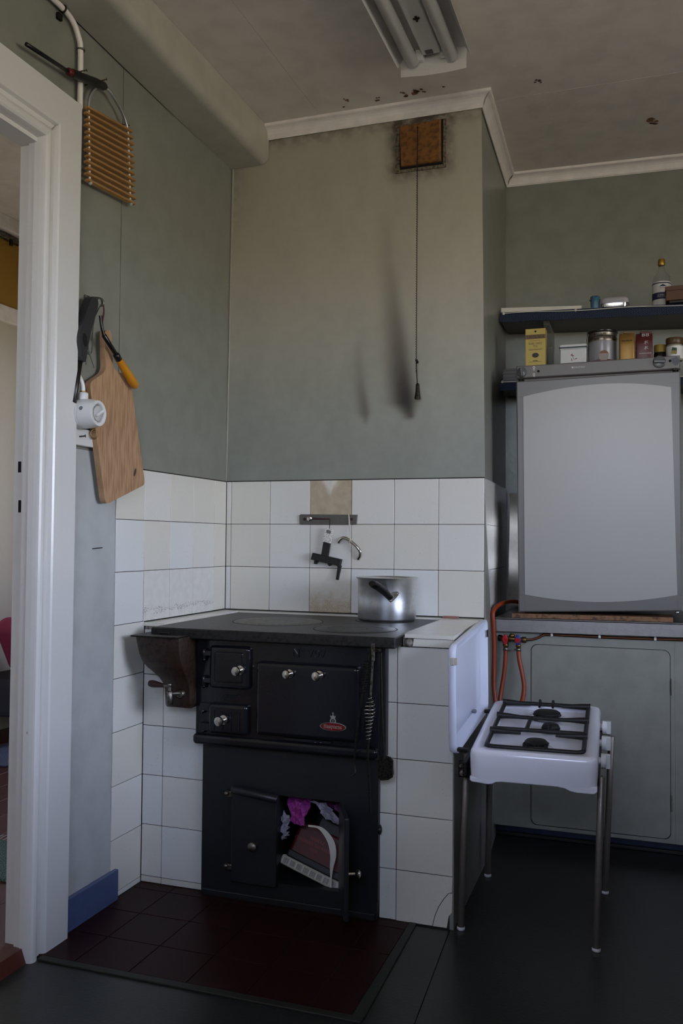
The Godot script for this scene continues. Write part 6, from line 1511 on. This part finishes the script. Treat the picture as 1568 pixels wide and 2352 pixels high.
func gas_stove() -> void:
	# the little three-burner stove: its own frame, turned two degrees; local x across, z along, origin at the middle of the top
	var t := thing("gas_stove", "white enamel three-burner gas stove with its lid open, on four metal legs", "gas stove", V(1.125, 0.0, 0.28))
	var T := Transform3D(Basis(V(0, 1, 0), 0.035) * Basis(V(1, 0, 0), 0.086), V(1.136, 0.509, 0.35)) * Transform3D(Basis(), V(0, -0.4865, 0))   # it stands tilted, its back a little higher
	var W := 0.313
	var L := 0.50
	var ring := func(w: float, l: float, r: float, y: float, dip := false) -> Array:
		var o := []
		for q in rrect(w, l, r, 6):
			var yy := y
			o.append(T * V(q.x, yy, q.y))
		return o
	var b := MB.new()
	b.skin([ring.call(W - 0.004, L - 0.004, 0.022, 0.414), ring.call(W, L, 0.024, 0.44), ring.call(W, L, 0.024, 0.472), ring.call(W - 0.004, L - 0.004, 0.023, 0.4805), ring.call(W - 0.013, L - 0.013, 0.020, 0.4855), ring.call(W - 0.024, L - 0.024, 0.018, 0.4865), ring.call(W - 0.062, L - 0.062, 0.014, 0.4862), ring.call(W - 0.068, L - 0.068, 0.012, 0.484), ring.call(W - 0.078, L - 0.078, 0.010, 0.474), ring.call(W - 0.088, L - 0.088, 0.008, 0.473)], true, false, true)
	var inner: Array = ring.call(W - 0.088, L - 0.088, 0.008, 0.473)
	var cen := T * V(0, 0.473, 0)
	b.fan(inner, cen, Vector3.UP)
	part(t, "hob_top", b, M.enamel_white)
	# skirts with the scooped lower edge
	var fr := PackedVector2Array([Vector2(-0.155, 0.417), Vector2(-0.155, 0.408), Vector2(-0.150, 0.404), Vector2(-0.110, 0.4005), Vector2(-0.100, 0.402), Vector2(-0.090, 0.408), Vector2(-0.075, 0.4095), Vector2(0.060, 0.4095), Vector2(0.078, 0.407), Vector2(0.092, 0.401), Vector2(0.108, 0.3985), Vector2(0.145, 0.3985), Vector2(0.152, 0.401), Vector2(0.155, 0.406), Vector2(0.155, 0.417)])
	b = MB.new(); b.prism(T * Transform3D(Basis(), V(0, 0, L / 2 - 0.0145)), fr, 0.012, 0.002); b.prism(T * Transform3D(Basis(), V(0, 0, -L / 2 + 0.0025)), fr, 0.010, 0.001)
	for s in [-1, 1]: b.rbox(T * Transform3D(Basis(), V(s * (W / 2 - 0.006), 0.412, 0)), V(0.008, 0.018, L - 0.04), 0.003, 1)
	part(t, "skirt", b, M.enamel_white)
	# three burner wells' caps
	for q in [[0.010, -0.130, 0.036], [0.029, 0.0, 0.022], [0.002, 0.150, 0.028]]:
		var c := T * V(q[0], 0.473, q[1])
		b = MB.new(); b.lathe(Transform3D(Basis(), c), [Vector2(0, 0.001), Vector2(q[2] * 1.5, 0.001), Vector2(q[2] * 1.45, 0.003), Vector2(q[2] * 0.9, 0.004)], 28); part(t, "burner_dish", b, M.enamel_white)
		b = MB.new(); b.lathe(Transform3D(Basis(), c), [Vector2(q[2] * 0.9, 0.003), Vector2(q[2] * 0.9, 0.010), Vector2(q[2] * 1.05, 0.012), Vector2(q[2] * 1.05, 0.016), Vector2(q[2] * 0.85, 0.021), Vector2(q[2] * 0.3, 0.023), Vector2(0, 0.023)], 28); var cap := part(t, "burner", b, M.burner_black)
		b = MB.new()
		for i in 24:
			var a := TAU * i / 24
			b.rbox(Transform3D(Basis(V(0, 1, 0), -a), c + V(cos(a), 0, sin(a)) * q[2] * 1.05 + V(0, 0.0095, 0)), V(0.004, 0.005, 0.003), 0.0008, 1)
		part(cap, "burner_teeth", b, M.burner_black)
	# grate
	var bar := func(called: String, p: Array, r) -> void:
		var mb := MB.new()
		var w := []
		for q in p: w.append(T * q)
		mb.tube(w, r, 8); part(t, called, mb, M.grate_black)
	var gy := 0.489
	var gx0 := -0.118
	var gx1 := 0.122
	var gz0 := -0.216
	var gz1 := 0.216
	var o := []
	for q in rrect(gx1 - gx0, gz1 - gz0, 0.02, 5): o.append(T * V((gx0 + gx1) / 2 + q.x, gy, (gz0 + gz1) / 2 + q.y))
	b = MB.new(); b.tube(o, 0.006, 8, true); part(t, "grate_frame", b, M.grate_black)
	bar.call("grate_bar", [V(gx0, gy, -0.065), V(gx1, gy, -0.065)], 0.0058)
	bar.call("grate_bar", [V(gx0, gy, 0.055), V(gx1, gy, 0.055)], 0.0058)
	bar.call("grate_bar", [V(-0.03, gy, -0.065), V(-0.032, gy, 0.055)], 0.0055)
	for z in [-0.205, -0.060, 0.088]:
		for s in [-1, 1]:
			var x0 := gx0 if s < 0 else gx1
			bar.call("grate_finger", [V(x0 + s * 0.006, gy + 0.003, z), V(x0 - s * 0.02, gy + 0.003, z), V(x0 - s * 0.075, gy + 0.001, z)], [0.0105, 0.0085, 0.0045])
	for q in [[-0.016, -0.216], [0.022, -0.216], [-0.022, 0.216], [0.032, 0.216]]:
		var s := 1.0 if q[1] < 0 else -1.0
		bar.call("grate_finger", [V(q[0], gy - 0.002, q[1]), V(q[0], gy + 0.012, q[1] + s * 0.004), V(q[0] + 0.001, gy + 0.004, q[1] + s * 0.045)], [0.0055, 0.004, 0.0035])
	bar.call("grate_finger", [V(0.028, gy - 0.002, 0.055), V(0.029, gy + 0.013, 0.050), V(0.029, gy + 0.004, 0.02)], [0.006, 0.004, 0.0035])
	# knobs along the right-hand side
	for z in [-0.148, 0.0, 0.150]:
		var c := T * V(W / 2 - 0.004, 0.4515, z)
		var dx := T.basis.x
		b = MB.new(); b.lathe(MB.along(c, c + dx), [Vector2(0, 0), Vector2(0.010, 0), Vector2(0.009, 0.009), Vector2(0.0185, 0.010), Vector2(0.0185, 0.020), Vector2(0.017, 0.022), Vector2(0, 0.022)], 24); var kn := part(t, "knob", b, M.plastic_white)
		b = MB.new(); b.rbox(Transform3D(T.basis, c + dx * 0.026), V(0.014, 0.037, 0.011), 0.002, 1); part(kn, "knob_grip", b, M.plastic_white)
	# lid standing open on the left: a shallow dish seen from inside
	var lx := Transform3D(Basis(V(1, 0, 0), 0.065), V(0.9375, 0.626, 0.385))
	var lr := func(h: float, l: float, r: float, x: float) -> Array:
		var oo := []
		for q in rrect(h, l, r, 6): oo.append(lx * V(x, q.x, q.y))
		return oo
	var LH := 0.280
	var LL := 0.475
	b = MB.new()
	b.skin([lr.call(LH - 0.02, LL - 0.02, 0.02, 0.0), lr.call(LH - 0.006, LL - 0.006, 0.026, 0.002), lr.call(LH, LL, 0.028, 0.008), lr.call(LH, LL, 0.028, 0.0205), lr.call(LH - 0.002, LL - 0.002, 0.027, 0.0215), lr.call(LH - 0.004, LL - 0.004, 0.026, 0.0205), lr.call(LH - 0.016, LL - 0.016, 0.026, 0.0145), lr.call(LH - 0.050, LL - 0.050, 0.022, 0.0055), lr.call(LH - 0.062, LL - 0.062, 0.016, 0.0032)], true, false, true)
	b.fan(lr.call(LH - 0.02, LL - 0.02, 0.02, 0.0), lx * V(0, 0, 0), V(-1, 0, 0)); b.fan(lr.call(LH - 0.062, LL - 0.062, 0.016, 0.0032), lx * V(0.0032, 0, 0), V(1, 0, 0))
	var lid := part(t, "lid", b, M.enamel_lid)
	b = MB.new(); b.rbox(lx * Transform3D(Basis(), V(0.0135, 0.100, LL / 2)), V(0.010, 0.020, 0.006), 0.002, 1); b.rbox(lx * Transform3D(Basis(), V(0.0225, 0.100, LL / 2 - 0.002)), V(0.007, 0.018, 0.008), 0.001, 1); part(lid, "lid_catch", b, _m("catch_cream", Color(0.72, 0.70, 0.64), 0.4))
	b = MB.new(); b.rbox(lx * Transform3D(Basis(), V(0.0215, 0.095, -LL / 2 + 0.004)), V(0.002, 0.022, 0.014), 0.001, 1); part(lid, "lid_slot", b, M.steel_dark)
	for z in [0.205, -0.195]:
		b = MB.new(); b.rbox(lx * Transform3D(Basis(), V(0.032, -0.132, z)), V(0.030, 0.010, 0.016), 0.003, 1); part(lid, "lid_hinge", b, M.steel_dark)
	b = MB.new(); b.rbox(lx * Transform3D(Basis(), V(0.012, -0.100, -0.06)), V(0.012, 0.010, 0.014), 0.003, 1); part(lid, "rubber_stop", b, _m("stop_grey", Color(0.45, 0.46, 0.5), 0.6))
	# folding leg frame
	var legs := [[V(0.966, 0.455, 0.514), V(0.953, 0.0, 0.518)], [V(0.965, 0.475, 0.120), V(0.956, 0.0, 0.127)], [V(1.306, 0.43, 0.516), V(1.293, 0.0, 0.523)], [V(1.316, 0.455, 0.150), V(1.297, 0.0, 0.139)]]
	for q in legs:
		b = MB.new(); b.cyl(q[0], q[1] + V(0, 0.006, 0), 0.0092, 14, 0.001); var lg := part(t, "leg", b, M.leg_metal)
		b = MB.new(); b.cyl(q[1] + V(0, 0.009, 0), q[1], 0.0108, 14, 0.002); part(lg, "foot_cap", b, M.plastic_white)
	b = MB.new(); b.hexa([V(0.962, 0.452, 0.11), V(0.970, 0.452, 0.11), V(0.980, 0.418, 0.59), V(0.970, 0.418, 0.59), V(0.962, 0.488, 0.11), V(0.970, 0.488, 0.11), V(0.980, 0.452, 0.59), V(0.970, 0.452, 0.59)]); b.rb(V(0.952, 0.405, 0.54), V(0.980, 0.445, 0.56), 0.002); part(t, "side_rail", b, M.steel_dark)
	b = MB.new(); b.hexa([V(1.284, 0.440, 0.12), V(1.290, 0.440, 0.12), V(1.302, 0.410, 0.54), V(1.296, 0.410, 0.54), V(1.284, 0.460, 0.12), V(1.290, 0.460, 0.12), V(1.302, 0.430, 0.54), V(1.296, 0.430, 0.54)]); part(t, "side_rail", b, M.steel_dark)
	for z in [0.515, 0.12]:
		var cy: float = 0.424 + 0.086 * (0.515 - z)
		b = MB.new(); b.rb(V(0.96, cy - 0.006, z - 0.008), V(1.31, cy + 0.006, z + 0.008), 0.002); part(t, "cross_rail", b, M.steel_dark)
	b = MB.new(); b.cyl(V(0.972, 0.437, 0.555), V(0.960, 0.437, 0.572), 0.004, 8); b.cyl(V(0.966, 0.418, 0.555), V(0.966, 0.418, 0.570), 0.008, 12, 0.001); part(t, "wing_bolt", b, M.leg_metal)

func next_room() -> void:
	# what the doorway shows: two rugs, the corner of a covered couch, a curtain rail
	var b := MB.new()
	var t := thing("curtain_rail", "thin metal curtain rail with a dark hook above the mustard frieze", "curtain rail", V(-1.68, 2.55, 0.5))
	b.rb(V(-1.69, 2.538, -1.2), V(-1.665, 2.560, 3.5), 0.003); part(t, "rail", b, M.steel_dull)
	b = MB.new(); b.rb(V(-1.672, 2.512, -0.86), V(-1.660, 2.545, -0.84), 0.003); part(t, "hook", b, M.steel_dark)
	b = MB.new(); b.rb(V(-1.45, 0.036, -0.64), V(-1.16, 0.045, -0.28), 0.003); solo("rag_rug", b, mat("rug_grey", Color(0.36, 0.38, 0.45), 0.9, 0, ntex(0.12, 2, 17, [Color(0.4, 0.42, 0.5), Color(1, 1, 1)], [0.3, 0.6]), 3.0), "bluish grey rag rug further away in the next room", "rug", V(-1.3, 0.036, -0.45))
	b = MB.new(); b.rb(V(-0.62, 0.036, 0.48), V(-0.20, 0.046, 0.745), 0.003); t = thing("woven_rug", "green and white woven rug with fringe just beyond the doorway", "rug", V(-0.4, 0.036, 0.6)); part(t, "weave", b, mat("rug_green", Color(0.42, 0.50, 0.47), 0.9, 0, ntex(0.12, 2, 19, [Color(0.3, 0.45, 0.4), Color(1, 1, 1)], [0.3, 0.6]), 3.0))
	b = MB.new()
	rng.seed = 12
	for i in 30:
		var x := -0.61 + 0.0135 * i
		b.tube([V(x, 0.042, 0.485), V(x + rng.randf_range(-0.01, 0.01), 0.041, 0.45), V(x + rng.randf_range(-0.02, 0.02), 0.0385, 0.425)], 0.002, 4)
	var f := part(t, "fringe", b, M.string_white); f.set_meta("kind", "stuff")
	t = thing("couch", "low dark couch with a pale cover at the far wall of the next room", "couch", V(-1.50, 0.036, -0.95))
	b = MB.new(); b.rb(V(-1.69, 0.16, -1.25), V(-1.36, 0.34, -0.62), 0.03, 2); part(t, "seat", b, _m("couch_grey", Color(0.20, 0.20, 0.24), 0.8))
	b = MB.new(); b.rb(V(-1.69, 0.17, -1.26), V(-1.345, 0.33, -0.70), 0.03, 2); part(t, "cover", b, _m("cover_beige", Color(0.58, 0.47, 0.40), 0.8))
	for z in [-1.2, -0.68]:
		b = MB.new(); b.cyl(V(-1.40, 0.036, z), V(-1.40, 0.17, z), 0.018, 10); part(t, "leg", b, M.dark)
	b = MB.new(); b.rbox(Transform3D(Basis(V(1, 0, 0), 0.5), V(-1.50, 0.475, -0.86)), V(0.32, 0.30, 0.12), 0.055, 3); solo("cushion", b, _m("cushion_pink", Color(0.62, 0.22, 0.34), 0.8), "pink and cream cushion propped on the couch beyond the doorway", "cushion", V(-1.5, 0.34, -0.86))

func table() -> void:
	# added table, never seen: put by the window to shade the floor and stove foot
	var t := thing("shade_table", "added dark wooden table by the window, unseen, put there to shade the floor", "table", V(2.3, 0, 1.3))
	var b := MB.new(); b.rb(V(1.78, 0.72, 0.62), V(2.85, 0.752, 2.05), 0.006, 2); part(t, "tabletop", b, M.plank)
	b = MB.new(); b.rb(V(1.84, 0.62, 0.68), V(2.79, 0.72, 0.70), 0.002); b.rb(V(1.84, 0.62, 1.97), V(2.79, 0.72, 1.99), 0.002); b.rb(V(1.84, 0.62, 0.68), V(1.86, 0.72, 1.99), 0.002); b.rb(V(2.77, 0.62, 0.68), V(2.79, 0.72, 1.99), 0.002); part(t, "apron", b, M.plank)
	for x in [1.85, 2.74]:
		for z in [0.70, 1.93]:
			b = MB.new(); b.rb(V(x, 0.0, z), V(x + 0.05, 0.72, z + 0.05), 0.004); part(t, "leg", b, M.plank)
